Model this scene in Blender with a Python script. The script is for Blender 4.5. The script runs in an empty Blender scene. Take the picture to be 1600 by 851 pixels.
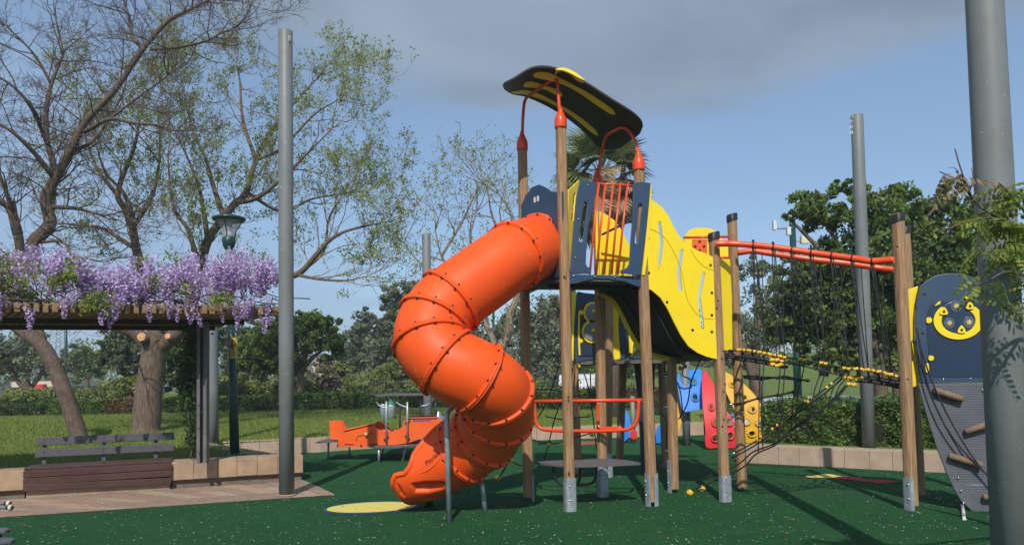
import bpy, math, random
import numpy as np
from mathutils import Vector, Matrix
from mathutils.geometry import tessellate_polygon
from mathutils.bvhtree import BVHTree

SC = bpy.context.scene
COL = SC.collection
R = math.radians
RNG = random.Random(7)
NPR = np.random.default_rng(11)

# ------------------------------------------------------------------ camera
FPX, W, H = 1155.0, 1600.0, 851.0
EYE = Vector((0, 0, 1.45))
PITCH, ROLL, PCY = R(2.9), R(-1.06), 532.0
cam_d = bpy.data.cameras.new('camera')
cam = bpy.data.objects.new('camera', cam_d)
COL.objects.link(cam)
cam_d.sensor_width = 36
cam_d.lens = FPX / W * 36
cam_d.shift_y = (PCY - H / 2) / W
cam_d.clip_end = 3000
CAMROT = Matrix.Rotation(R(90) + PITCH, 3, 'X') @ Matrix.Rotation(ROLL, 3, 'Z')
cam.matrix_world = Matrix.Translation(EYE) @ CAMROT.to_4x4()
SC.camera = cam

def ray(px, py):
    return (CAMROT @ Vector(((px - W / 2) / FPX, -(py - PCY) / FPX, -1))).normalized()
def at(px, py, Y):
    d = ray(px, py)
    return EYE + d * (Y / d.y)
def gr(px, py, z=0.0):
    d = ray(px, py)
    return EYE + d * ((z - EYE.z) / d.z)
def onp(px, py, A, B, off=0.0):
    """point of the vertical plane through plan points A, B seen at a pixel"""
    t = Vector((B[0] - A[0], B[1] - A[1], 0)).normalized()
    n = Vector((t.y, -t.x, 0))
    d = ray(px, py)
    k = (Vector((A[0], A[1], 0)) - EYE).dot(n) / d.dot(n)
    return EYE + d * k + n * off

# ------------------------------------------------------------------ world, sun
SUN_EL, SUN_AZ = R(43), R(184.5)      # the sun stands behind the camera, slightly left
SC.render.engine = 'CYCLES'
SC.view_settings.view_transform = 'Standard'
SC.view_settings.look = 'None'
SC.view_settings.exposure = 0.0
SC.view_settings.gamma = 1.0
world = bpy.data.worlds.new('World')
SC.world = world
world.use_nodes = True
nt = world.node_tree
nt.nodes.clear()
def wn(t, **k):
    n = nt.nodes.new(t)
    for a, b in k.items():
        setattr(n, a, b)
    return n
def wmath(op, a, b=None, c=None, clamp=False):
    n = wn('ShaderNodeMath', operation=op, use_clamp=clamp)
    for i, v in enumerate((a, b, c)):
        if v is None: continue
        if isinstance(v, (int, float)): n.inputs[i].default_value = v
        else: nt.links.new(v, n.inputs[i])
    return n.outputs[0]
sky = wn('ShaderNodeTexSky', sky_type='NISHITA', sun_disc=False)
sky.sun_elevation = SUN_EL
sky.sun_rotation = SUN_AZ
sky.altitude = 50
sky.air_density = 1.0
sky.dust_density = 0.7
sky.ozone_density = 1.5
tc = wn('ShaderNodeTexCoord')
sep = wn('ShaderNodeSeparateXYZ')
nt.links.new(tc.outputs['Generated'], sep.inputs[0])
zz = wmath('MAXIMUM', sep.outputs[2], 0.06)
cx = wmath('DIVIDE', sep.outputs[0], zz)
cy = wmath('DIVIDE', sep.outputs[1], zz)
comb = wn('ShaderNodeCombineXYZ')
nt.links.new(cx, comb.inputs[0]); nt.links.new(cy, comb.inputs[1])
no1 = wn('ShaderNodeTexNoise'); no1.inputs['Scale'].default_value = 0.9
no1.inputs['Detail'].default_value = 6; no1.inputs['Roughness'].default_value = 0.5
no1.inputs['Distortion'].default_value = 0.4
nt.links.new(comb.outputs[0], no1.inputs['Vector'])
no2 = wn('ShaderNodeTexNoise'); no2.inputs['Scale'].default_value = 0.42
no2.inputs['Detail'].default_value = 4
nt.links.new(comb.outputs[0], no2.inputs['Vector'])
# the large soft grey cloud over the playground
ex = wmath('DIVIDE', wmath('SUBTRACT', cx, 0.34), 1.25)
ey = wmath('DIVIDE', wmath('SUBTRACT', cy, 1.45), 1.40)
dd = wmath('SQRT', wmath('ADD', wmath('MULTIPLY', ex, ex), wmath('MULTIPLY', ey, ey)))
dn = wmath('ADD', dd, wmath('MULTIPLY', wmath('SUBTRACT', no1.outputs[0], 0.5), 0.75))
mr = wn('ShaderNodeMapRange', interpolation_type='SMOOTHSTEP')
nt.links.new(dn, mr.inputs[0])
mr.inputs[1].default_value = 1.10; mr.inputs[2].default_value = 0.74
mr.inputs[3].default_value = 0.0; mr.inputs[4].default_value = 0.92
# thin white veil elsewhere
mr2 = wn('ShaderNodeMapRange', interpolation_type='SMOOTHSTEP')
wl = wmath('MULTIPLY', wmath('SUBTRACT', wmath('MULTIPLY', cx, -1.0), 0.6), 0.30, clamp=True)
nt.links.new(wmath('ADD', no2.outputs[0], wl), mr2.inputs[0])
mr2.inputs[1].default_value = 0.55; mr2.inputs[2].default_value = 1.0
mr2.inputs[3].default_value = 0.38; mr2.inputs[4].default_value = 0.80
m1 = wn('ShaderNodeMix', data_type='RGBA'); m2 = wn('ShaderNodeMix', data_type='RGBA')
tnt = wn('ShaderNodeMix', data_type='RGBA', blend_type='MULTIPLY'); tnt.inputs[0].default_value = 1.0
nt.links.new(sky.outputs[0], tnt.inputs[6]); tnt.inputs[7].default_value = (0.84, 0.94, 1.03, 1)
nt.links.new(mr2.outputs[0], m1.inputs[0]); nt.links.new(tnt.outputs[2], m1.inputs[6])
m1.inputs[7].default_value = (2.6, 3.7, 5.2, 1)
nt.links.new(mr.outputs[0], m2.inputs[0]); nt.links.new(m1.outputs[2], m2.inputs[6])
rampc = wn('ShaderNodeMix', data_type='RGBA')
mrc = wn('ShaderNodeMapRange'); mrc.inputs[1].default_value = 0.32; mrc.inputs[2].default_value = 0.68
nt.links.new(no1.outputs[0], mrc.inputs[0]); nt.links.new(mrc.outputs[0], rampc.inputs[0])
rampc.inputs[6].default_value = (1.65, 2.15, 2.8, 1)
rampc.inputs[7].default_value = (2.9, 3.55, 4.4, 1)
nt.links.new(rampc.outputs[2], m2.inputs[7])
bg = wn('ShaderNodeBackground'); bg.inputs['Strength'].default_value = 0.13
nt.links.new(m2.outputs[2], bg.inputs[0])
wo = wn('ShaderNodeOutputWorld')
nt.links.new(bg.outputs[0], wo.inputs[0])

sun_d = bpy.data.lights.new('sun', 'SUN')
sun_d.energy = 4.1
sun_d.angle = R(0.6)
sun_d.color = (1.0, 0.94, 0.85)
sun = bpy.data.objects.new('sun', sun_d)
COL.objects.link(sun)
# direction to the sun
SD = Vector((math.sin(SUN_AZ) * math.cos(SUN_EL), math.cos(SUN_AZ) * math.cos(SUN_EL), math.sin(SUN_EL)))
sun.rotation_euler = SD.to_track_quat('Z', 'Y').to_euler()
sun.location = (-2, -10, 14)

# ------------------------------------------------------------------ materials
_M = {}
def mat(name, col, rough=0.5, col2=None, scale=8.0, stretch=(1, 1, 1), bump=0.0, bscale=None, spec=0.5,
        metal=0.0, detail=4, attr=False, trans=0.0, contrast=(0.35, 0.65), dirt=None, dscale=1.3, coat=0.0,
        emis=None, flecks=None):
    if name in _M: return _M[name]
    m = bpy.data.materials.new(name); m.use_nodes = True
    t = m.node_tree; N = t.nodes; L = t.links
    b = N['Principled BSDF']
    b.inputs['Roughness'].default_value = rough
    b.inputs['Metallic'].default_value = metal
    b.inputs['Specular IOR Level'].default_value = spec
    b.inputs['Coat Weight'].default_value = coat
    if trans: b.inputs['Transmission Weight'].default_value = trans
    tcn = N.new('ShaderNodeTexCoord'); mp = N.new('ShaderNodeMapping')
    mp.inputs['Scale'].default_value = stretch
    L.new(tcn.outputs['Object'], mp.inputs[0])
    c1 = tuple(col) + (1,)
    c2 = tuple(col2 or [min(1, c * 0.82) for c in col]) + (1,)
    no = N.new('ShaderNodeTexNoise'); no.inputs['Scale'].default_value = scale; no.inputs['Detail'].default_value = detail
    no.inputs['Roughness'].default_value = 0.6
    L.new(mp.outputs[0], no.inputs['Vector'])
    r = N.new('ShaderNodeMapRange'); r.inputs[1].default_value = contrast[0]; r.inputs[2].default_value = contrast[1]
    L.new(no.outputs[0], r.inputs[0])
    mx = N.new('ShaderNodeMix'); mx.data_type = 'RGBA'
    mx.inputs[6].default_value = c1; mx.inputs[7].default_value = c2
    if attr:
        a = N.new('ShaderNodeAttribute'); a.attribute_name = 'tint'
        L.new(a.outputs['Fac'], mx.inputs[0])
    else:
        L.new(r.outputs[0], mx.inputs[0])
    out = mx.outputs[2]
    if dirt:
        n2 = N.new('ShaderNodeTexNoise'); n2.inputs['Scale'].default_value = dscale; n2.inputs['Detail'].default_value = 8
        n2.inputs['Roughness'].default_value = 0.65
        L.new(tcn.outputs['Object'], n2.inputs['Vector'])
        r2 = N.new('ShaderNodeMapRange'); r2.inputs[1].default_value = 0.48; r2.inputs[2].default_value = 0.72
        r2.inputs[4].default_value = dirt[3] if len(dirt) > 3 else 0.6
        L.new(n2.outputs[0], r2.inputs[0])
        mx2 = N.new('ShaderNodeMix'); mx2.data_type = 'RGBA'
        L.new(r2.outputs[0], mx2.inputs[0]); L.new(out, mx2.inputs[6])
        mx2.inputs[7].default_value = tuple(dirt[:3]) + (1,)
        out = mx2.outputs[2]
    if flecks:
        v = N.new('ShaderNodeTexNoise'); v.inputs['Scale'].default_value = flecks[3]; v.inputs['Detail'].default_value = 2
        L.new(tcn.outputs['Object'], v.inputs['Vector'])
        r3 = N.new('ShaderNodeMapRange'); r3.inputs[1].default_value = flecks[4]; r3.inputs[2].default_value = flecks[4] + .05
        L.new(v.outputs[0], r3.inputs[0])
        mx3 = N.new('ShaderNodeMix'); mx3.data_type = 'RGBA'
        L.new(r3.outputs[0], mx3.inputs[0]); L.new(out, mx3.inputs[6])
        mx3.inputs[7].default_value = tuple(flecks[:3]) + (1,)
        out = mx3.outputs[2]
    L.new(out, b.inputs['Base Color'])
    if bump:
        bn = N.new('ShaderNodeTexNoise'); bn.inputs['Scale'].default_value = bscale or scale * 2; bn.inputs['Detail'].default_value = 4
        L.new(mp.outputs[0], bn.inputs['Vector'])
        bp = N.new('ShaderNodeBump'); bp.inputs['Strength'].default_value = bump; bp.inputs['Distance'].default_value = 0.01
        L.new(bn.outputs[0], bp.inputs['Height']); L.new(bp.outputs[0], b.inputs['Normal'])
    _M[name] = m
    return m

def leafmat(name, c1, c2, rough=0.5, translucent=0.35):
    if name in _M: return _M[name]
    m = mat(name, c1, rough, c2, attr=True, spec=0.35)
    t = m.node_tree; N = t.nodes; L = t.links
    b = N['Principled BSDF']; o = N['Material Output']
    tr = N.new('ShaderNodeBsdfTranslucent'); mix = N.new('ShaderNodeMixShader'); mix.inputs[0].default_value = translucent
    src = b.inputs['Base Color'].links[0].from_socket
    L.new(src, tr.inputs[0]); L.new(b.outputs[0], mix.inputs[1]); L.new(tr.outputs[0], mix.inputs[2])
    L.new(mix.outputs[0], o.inputs[0])
    return m

ORANGE = mat('orange_plastic', (0.91, 0.100, 0.008), 0.5, (0.83, 0.086, 0.007), 1.2, bump=0.08, bscale=30, spec=0.32,
             dirt=(0.64, 0.10, 0.03, 0.45), dscale=3.2, flecks=(0.86, 0.14, 0.035, 9, .68))
ORPAINT = mat('orange_painted_steel', (0.85, 0.075, 0.012), 0.3, (0.70, 0.065, 0.01), 5, spec=0.5)
ORPANEL = mat('orange_panel', (0.90, 0.125, 0.007), 0.45, (0.77, 0.10, 0.007), 3, dirt=(0.6, 0.12, 0.04, 0.3))
YELLOW = mat('yellow_panel', (0.90, 0.66, 0.010), 0.42, (0.85, 0.62, 0.010), 2.5, spec=0.4, bump=0.03, bscale=90,
             dirt=(0.66, 0.50, 0.06, 0.35), dscale=1.8)
NAVY = mat('navy_panel', (0.026, 0.058, 0.115), 0.42, (0.022, 0.050, 0.10), 3, spec=0.5, bump=0.04, bscale=90,
           dirt=(0.06, 0.085, 0.12, 0.4), dscale=2.5)
NAVYDK = mat('dark_navy_panel', (0.012, 0.030, 0.068), 0.4, (0.010, 0.026, 0.06), 3)
BLACKP = mat('black_panel', (0.012, 0.013, 0.016), 0.5, (0.018, 0.019, 0.022), 6)
BLACKR = mat('black_rope', (0.013, 0.013, 0.014), 0.75, (0.022, 0.022, 0.023), 60)
BOLT = mat('dark_bolt', (0.035, 0.018, 0.015), 0.4)
WOOD = mat('weathered_wood', (0.45, 0.268, 0.132), 0.8, (0.21, 0.115, 0.055), 9, (8, 8, 0.45), bump=0.9, bscale=12,
           dirt=(0.33, 0.225, 0.135, 0.5), dscale=1.6, contrast=(0.34, 0.66))
WOODGREY = mat('grey_weathered_wood', (0.25, 0.16, 0.10), 0.8, (0.15, 0.098, 0.065), 9, (7, 7, 0.6), bump=0.6, bscale=12)
GALV = mat('galvanised_steel', (0.46, 0.50, 0.54), 0.42, (0.30, 0.335, 0.37), 14, metal=0.45, spec=0.5, bump=0.05)
STEEL = mat('bright_steel', (0.62, 0.64, 0.66), 0.25, metal=0.9)
POLE = mat('grey_painted_pole', (0.195, 0.208, 0.205), 0.5, (0.165, 0.177, 0.175), 2, (1, 1, .3), spec=0.4, bump=0.05, bscale=40,
           dirt=(0.12, 0.118, 0.108, 0.5), dscale=2.6, flecks=(0.30, 0.31, 0.30, 22, .70))
DKGREEN = mat('green_painted_pole', (0.006, 0.052, 0.042), 0.38, (0.005, 0.042, 0.035), 3)
YCONN = mat('yellow_connector', (0.80, 0.46, 0.03), 0.45)
WHITEP = mat('white_plastic', (0.7, 0.7, 0.68), 0.4)
CREAM = mat('cream_plastic', (0.72, 0.66, 0.50), 0.45)
GREYP = mat('grey_board', (0.105, 0.11, 0.13), 0.6, (0.085, 0.09, 0.108), 5, bump=0.1)
PLAT = mat('grey_platform', (0.13, 0.115, 0.115), 0.8, (0.09, 0.08, 0.08), 40, bump=0.3, bscale=120)
BLUEP = mat('bright_blue_plastic', (0.012, 0.21, 0.74), 0.4, (0.01, 0.18, 0.64), 3)
REDP = mat('red_plastic', (0.70, 0.028, 0.038), 0.4, (0.62, 0.025, 0.03), 3)
YELP2 = mat('amber_plastic', (0.70, 0.37, 0.012), 0.4, (0.64, 0.33, 0.01), 3)
CONC = mat('beige_concrete', (0.42, 0.29, 0.185), 0.85, (0.33, 0.225, 0.145), 5, bump=0.35, bscale=70,
           dirt=(0.22, 0.155, 0.11, 0.6), dscale=3.0)
CONC2 = mat('pale_concrete', (0.46, 0.34, 0.245), 0.85, (0.38, 0.28, 0.20), 5, bump=0.3, bscale=70,
            dirt=(0.27, 0.205, 0.16, 0.5), dscale=3.0)
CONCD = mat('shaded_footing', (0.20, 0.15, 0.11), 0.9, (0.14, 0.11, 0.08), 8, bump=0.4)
PAVE = [mat('paving_%s' % n, c, 0.85, tuple(v * .8 for v in c), 14, bump=0.3, bscale=80, dirt=(c[0]*.62, c[1]*.6, c[2]*.55, .5), dscale=4)
        for n, c in (('rose', (0.35, 0.235, 0.17)), ('tan', (0.43, 0.31, 0.215)), ('dusty', (0.31, 0.22, 0.165)))]
JOINT = mat('joint_sand', (0.07, 0.05, 0.04), 0.95)
BENCHG = mat('faded_grey_slat', (0.068, 0.062, 0.075), 0.55, (0.048, 0.043, 0.053), 6, (0.4, 6, 6), bump=0.3, bscale=20)
BENCHB = mat('brown_slat', (0.075, 0.027, 0.018), 0.5, (0.048, 0.018, 0.012), 6, (0.4, 6, 6), bump=0.3, bscale=20,
             dirt=(0.12, 0.075, 0.06, 0.4), dscale=3)
PERGW = mat('pergola_timber', (0.34, 0.215, 0.105), 0.8, (0.22, 0.135, 0.07), 10, bump=0.4, bscale=30)
PERGD = mat('dark_pergola_timber', (0.055, 0.03, 0.018), 0.8, (0.035, 0.02, 0.012), 10, bump=0.3)
BARK = mat('brown_bark', (0.145, 0.10, 0.072), 0.9, (0.06, 0.043, 0.032), 11, (3, 3, 0.6), bump=1.0, bscale=14,
           dirt=(0.19, 0.15, 0.115, 0.5), dscale=4)
BARK2 = mat('grey_brown_bark', (0.20, 0.142, 0.102), 0.9, (0.075, 0.052, 0.038), 9, (4, 4, 0.45), bump=1.0, bscale=14,
            dirt=(0.10, 0.075, 0.055, 0.5), dscale=3)
BARKL = mat('pale_bark', (0.30, 0.235, 0.18), 0.9, (0.18, 0.13, 0.10), 9, bump=0.6)
TWIG = mat('bare_twig', (0.14, 0.10, 0.088), 0.9, (0.09, 0.063, 0.056), 9)
CUT = mat('cut_wood', (0.62, 0.36, 0.16), 0.8, (0.50, 0.26, 0.10), 20)
GLASS = mat('clear_glass', (0.70, 0.74, 0.75), 0.08)
GLASS.node_tree.nodes['Principled BSDF'].inputs['Alpha'].default_value = 0.38
LAMPW = mat('lamp_white', (0.65, 0.66, 0.64), 0.35)

def turf_mat():
    m = mat('green_safety_turf', (0.026, 0.112, 0.040), 0.95, (0.018, 0.084, 0.030), 240, bump=0.9, bscale=420, spec=0.02, detail=2,
            contrast=(0.38, 0.62))
    t = m.node_tree; N = t.nodes; L = t.links; b = N['Principled BSDF']
    src = b.inputs['Base Color'].links[0].from_socket
    tcn = N.new('ShaderNodeTexCoord')
    for sc, lo, hi, col, k in ((0.8, .42, .66, (0.042, 0.120, 0.046, 1), .5), (3.2, .5, .72, (0.010, 0.052, 0.022, 1), .5),
                               (60, .60, .74, (0.13, 0.19, 0.12, 1), .6), (38, .50, .64, (0.008, 0.045, 0.019, 1), .85), (95, .52, .66, (0.060, 0.16, 0.07, 1), .7), (0.35, .5, .7, (0.045, 0.095, 0.042, 1), .4)):
        n = N.new('ShaderNodeTexNoise'); n.inputs['Scale'].default_value = sc; n.inputs['Detail'].default_value = 6
        r = N.new('ShaderNodeMapRange'); r.inputs[1].default_value = lo; r.inputs[2].default_value = hi; r.inputs[4].default_value = k
        L.new(tcn.outputs['Object'], n.inputs['Vector']); L.new(n.outputs[0], r.inputs[0])
        x = N.new('ShaderNodeMix'); x.data_type = 'RGBA'; x.inputs[7].default_value = col
        L.new(r.outputs[0], x.inputs[0]); L.new(src, x.inputs[6]); src = x.outputs[2]
    L.new(src, b.inputs['Base Color'])
    return m
TURF = turf_mat()
LAWN = mat('lawn_grass', (0.15, 0.19, 0.040), 0.95, (0.09, 0.15, 0.030), 3.0, bump=1.0, bscale=60, spec=0.1,
           dirt=(0.13, 0.155, 0.045, 0.6), dscale=0.8)
SOIL = mat('rough_ground', (0.12, 0.12, 0.055), 0.95, (0.075, 0.085, 0.035), 1.5, bump=1.0, bscale=30, spec=0.1,
           dirt=(0.16, 0.135, 0.085, 0.6), dscale=0.4)

# ------------------------------------------------------------------ mesh helpers
class MB:
    def __init__(s): s.v = []; s.f = []; s.sm = []
    def add(s, vs, fs, smooth=False):
        o = len(s.v); s.v += [tuple(v) for v in vs]
        s.f += [tuple(i + o for i in f) for f in fs]; s.sm += [smooth] * len(fs)
        return s
    def box(s, c, size, M=None):
        x, y, z = [k / 2 for k in size]
        vs = [Vector((a * x, b * y, d * z)) for d in (-1, 1) for b in (-1, 1) for a in (-1, 1)]
        if M is not None: vs = [M @ v for v in vs]
        vs = [v + Vector(c) for v in vs]
        return s.add(vs, [(0, 2, 3, 1), (4, 5, 7, 6), (0, 1, 5, 4), (2, 6, 7, 3), (0, 4, 6, 2), (1, 3, 7, 5)])
    def beam(s, a, b, w, h, up=Vector((0, 0, 1))):
        a = Vector(a); b = Vector(b); t = (b - a).normalized()
        n = t.cross(up)
        if n.length < 1e-4: n = Vector((1, 0, 0))
        n.normalize(); u = n.cross(t)
        vs = [p + n * (i * w / 2) + u * (j * h / 2) for p in (a, b) for i, j in ((-1, -1), (1, -1), (1, 1), (-1, 1))]
        return s.add(vs, [(0, 1, 2, 3), (7, 6, 5, 4), (0, 4, 5, 1), (1, 5, 6, 2), (2, 6, 7, 3), (3, 7, 4, 0)])
    def tube(s, pts, r, n=8, cap=True, smooth=True):
        pts = [Vector(p) for p in pts]
        if not isinstance(r, (list, tuple)): r = [r] * len(pts)
        vs = []; fs = []
        T0 = (pts[1] - pts[0]).normalized()
        ref = Vector((0, 0, 1)) if abs(T0.z) < .9 else Vector((1, 0, 0))
        u = T0.cross(ref).normalized()
        for i, p in enumerate(pts):
            a = pts[max(i - 1, 0)]; b = pts[min(i + 1, len(pts) - 1)]
            t = (b - a).normalized()
            u = (u - t * u.dot(t)); u.normalize(); w = t.cross(u)
            for k in range(n):
                an = 2 * math.pi * k / n
                vs.append(p + u * (math.cos(an) * r[i]) + w * (math.sin(an) * r[i]))
        for i in range(len(pts) - 1):
            for k in range(n):
                k2 = (k + 1) % n
                fs.append((i * n + k, i * n + k2, (i + 1) * n + k2, (i + 1) * n + k))
        s.add(vs, fs, smooth)
        if cap:
            o = len(s.v) - len(vs)
            s.f.append(tuple(o + k for k in range(n))[::-1]); s.sm.append(False)
            s.f.append(tuple(o + (len(pts) - 1) * n + k for k in range(n))); s.sm.append(False)
        return s
    def lathe(s, prof, c, n=20, axis=Vector((0, 0, 1)), smooth=True):
        axis = Vector(axis).normalized()
        ref = Vector((1, 0, 0)) if abs(axis.x) < .9 else Vector((0, 1, 0))
        u = axis.cross(ref).normalized(); w = axis.cross(u)
        c = Vector(c); vs = []; fs = []
        for r, h in prof:
            for k in range(n):
                an = 2 * math.pi * k / n
                vs.append(c + axis * h + u * (math.cos(an) * r) + w * (math.sin(an) * r))
        for i in range(len(prof) - 1):
            for k in range(n):
                k2 = (k + 1) % n
                fs.append((i * n + k, i * n + k2, (i + 1) * n + k2, (i + 1) * n + k))
        return s.add(vs, fs, smooth)
    def ball(s, c, r, n=8, sq=(1, 1, 1)):
        vs = []; fs = []; m = max(4, n // 2 + 1)
        for i in range(m + 1):
            th = math.pi * i / m
            for k in range(n):
                an = 2 * math.pi * k / n
                vs.append(Vector(c) + Vector((math.sin(th) * math.cos(an) * r * sq[0], math.sin(th) * math.sin(an) * r * sq[1], math.cos(th) * r * sq[2])))
        for i in range(m):
            for k in range(n):
                k2 = (k + 1) % n
                fs.append((i * n + k, (i + 1) * n + k, (i + 1) * n + k2, i * n + k2))
        return s.add(vs, fs, True)
    def prism(s, loops, off):
        """planar 3-D outline(s) (first outer, others holes) given thickness by the vector off"""
        off = Vector(off)
        loops = [[Vector(p) for p in lp] for lp in loops]
        flat = [p for lp in loops for p in lp]
        n = len(flat)
        tris = tessellate_polygon(loops)
        o = len(s.v)
        s.v += [tuple(p) for p in flat] + [tuple(p + off) for p in flat]
        for a, b, c in tris:
            s.f.append((o + a, o + b, o + c)); s.sm.append(False)
            s.f.append((o + c + n, o + b + n, o + a + n)); s.sm.append(False)
        i0 = 0
        for lp in loops:
            m = len(lp)
            for i in range(m):
                a, b = i0 + i, i0 + (i + 1) % m
                s.f.append((o + a, o + b, o + b + n, o + a + n)); s.sm.append(False)
            i0 += m
        return s
    def build(s, name, m, parent=None, kind=None, label=None, bevel=0, fix=True):
        me = bpy.data.meshes.new(name)
        me.from_pydata(s.v, [], s.f)
        me.polygons.foreach_set('use_smooth', s.sm)
        if fix:
            import bmesh
            bm = bmesh.new(); bm.from_mesh(me)
            bmesh.ops.recalc_face_normals(bm, faces=bm.faces)
            bm.to_mesh(me); bm.free()
        me.materials.append(m)
        o = bpy.data.objects.new(name, me); COL.objects.link(o)
        if parent is not None:
            o.parent = parent
            o.matrix_parent_inverse = Matrix.Translation(-wloc(parent))
        if kind: o['kind'] = kind
        if label: o['label'] = label
        if bevel:
            bv = o.modifiers.new('bevel', 'BEVEL'); bv.width = bevel; bv.segments = 2; bv.limit_method = 'ANGLE'; bv.angle_limit = R(50)
        return o

def wloc(o):
    """parents are Empties at a base point, or meshes whose data sits in world space"""
    return o.location.copy() if o.type == 'EMPTY' else Vector((0, 0, 0))

def thing(name, label, cat, loc=(0, 0, 0), group=None):
    o = bpy.data.objects.new(name, None); COL.objects.link(o)
    o.empty_display_size = 0.2
    o.location = loc; o['label'] = label; o['category'] = cat
    if group: o['group'] = group
    return o
def tag(o, label, cat, group=None, kind=None):
    o['label'] = label; o['category'] = cat
    if group: o['group'] = group
    if kind: o['kind'] = kind
    return o

def crom(pts, k=8, closed=False):
    """Catmull-Rom through the points (any dimension)"""
    P = [Vector(p) for p in pts]; n = len(P); out = []
    rg = range(n) if closed else range(n - 1)
    for i in rg:
        p0 = P[(i - 1) % n] if closed or i > 0 else P[0] * 2 - P[1]
        p1 = P[i]; p2 = P[(i + 1) % n]
        p3 = P[(i + 2) % n] if closed or i < n - 2 else P[-1] * 2 - P[-2]
        for j in range(k):
            t = j / k
            out.append(0.5 * ((2 * p1) + (p2 - p0) * t + (2 * p0 - 5 * p1 + 4 * p2 - p3) * t * t + (3 * p1 - p0 - 3 * p2 + p3) * t ** 3))
    if not closed: out.append(P[-1])
    return out

def slot(p, q, w, k=6):
    """px outline of a rounded slot from p to q"""
    p = Vector(p); q = Vector(q); t = (q - p).normalized(); n = Vector((-t.y, t.x))
    out = []
    for i in range(k + 1):
        a = math.pi * i / k
        out.append(p + n * (math.cos(a) * w) - t * (math.sin(a) * w))
    for i in range(k + 1):
        a = math.pi * i / k
        out.append(q - n * (math.cos(a) * w) + t * (math.sin(a) * w))
    return out
def ell(c, rx, ry, k=20, a0=0):
    return [Vector((c[0] + rx * math.cos(a0 + 2 * math.pi * i / k), c[1] + ry * math.sin(a0 + 2 * math.pi * i / k))) for i in range(k)]

def panel(name, outline, A, B, thick, m, parent, holes=(), off=0.0, smooth=True, bevel=0.006, label=None, kind=None):
    """cut board standing in the vertical plane A-B; outline as seen from the camera"""
    o2 = crom(outline, 5, True) if smooth else [Vector(p) for p in outline]
    t = Vector((B[0] - A[0], B[1] - A[1], 0)).normalized(); n = Vector((t.y, -t.x, 0))
    loops = [[onp(p.x, p.y, A, B, off) for p in o2]]
    for h in holes: loops.append([onp(p[0], p[1], A, B, off) for p in h])
    return MB().prism(loops, -n * thick).build(name, m, parent, label=label, bevel=bevel, kind=kind)

def smooth01(t): t = max(0, min(1, t)); return t * t * (3 - 2 * t)

# ------------------------------------------------------------------ foliage helpers (numpy)
def leaf_mesh(name, P, size, m, parent=None, tint=None, aspect=0.5, droop=0.0, kind=None, nrm=None, seed=0):
    """one small rhombic leaf per point"""
    g = np.random.default_rng(seed + 5)
    P = np.asarray(P, float); n = len(P)
    s = size * g.uniform(0.6, 1.3, n)[:, None]
    a = g.normal(size=(n, 3)); a[:, 2] -= droop
    a /= np.linalg.norm(a, axis=1)[:, None]
    b = g.normal(size=(n, 3)); b -= (b * a).sum(1)[:, None] * a; b /= np.linalg.norm(b, axis=1)[:, None]
    V = np.empty((n, 4, 3))
    V[:, 0] = P - a * s * .5; V[:, 1] = P + b * s * aspect * .5; V[:, 2] = P + a * s * .5; V[:, 3] = P - b * s * aspect * .5
    me = bpy.data.meshes.new(name)
    me.vertices.add(n * 4); me.vertices.foreach_set('co', V.reshape(-1))
    me.loops.add(n * 4); me.loops.foreach_set('vertex_index', np.arange(n * 4))
    me.polygons.add(n); me.polygons.foreach_set('loop_start', np.arange(n) * 4)
    me.update(calc_edges=True)
    at_ = me.attributes.new('tint', 'FLOAT', 'FACE')
    tt = g.uniform(0, 1, n) if tint is None else np.clip(tint + g.normal(0, .22, n), 0, 1)
    at_.data.foreach_set('value', tt.astype(np.float32))
    me.materials.append(m)
    o = bpy.data.objects.new(name, me); COL.objects.link(o)
    if parent is not None:
        o.parent = parent; o.matrix_parent_inverse = Matrix.Translation(-wloc(parent))
    if kind: o['kind'] = kind
    return o

def blob_points(blobs, n, clump=0.16, nclump=None, seed=0, shell=0.55, Yscale=1.0):
    """leaf points in clumps spread through ellipsoids (c, rx, ry, rz)"""
    g = np.random.default_rng(seed)
    vol = np.array([b[1] * b[2] * b[3] for b in blobs]) ** (2 / 3); vol /= vol.sum()
    nclump = nclump or max(20, n // 60)
    bi = g.choice(len(blobs), nclump, p=vol)
    C = np.empty((nclump, 3)); T = g.uniform(0, 1, nclump); S = np.empty(nclump)
    for i, b in enumerate(bi):
        c, rx, ry, rz = blobs[b]
        d = g.normal(size=3); d /= np.linalg.norm(d)
        rr = (shell + (1 - shell) * g.uniform()) * (1 + 0.12 * g.normal())
        if g.uniform() < .25: rr *= g.uniform(.2, .9)
        C[i] = np.array(c) + d * rr * np.array((rx, ry, rz))
        S[i] = (rx * ry * rz) ** (1 / 3) * clump * g.uniform(.6, 1.5)
    k = g.integers(0, nclump, n)
    q = g.normal(size=(n, 3)); q /= np.linalg.norm(q, axis=1)[:, None]
    P = C[k] + q * (S[k] * g.uniform(0, 1, n) ** .5)[:, None] * np.array((1, 1, .75))
    return P, T[k]

def limb(mb, pts, n=8, wob=0.0, rng=RNG):
    """pts: (Vector, radius) polyline smoothed to a tapered limb; returns dense samples"""
    P = [Vector((p.x, p.y, p.z, r)) for p, r in pts]
    D = crom(P, 5)
    mb.tube([Vector(d[:3]) for d in D], [max(.003, d[3] * (1 + rng.uniform(-wob, wob))) for d in D], n)
    return [(Vector(d[:3]), d[3]) for d in D]

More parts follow.
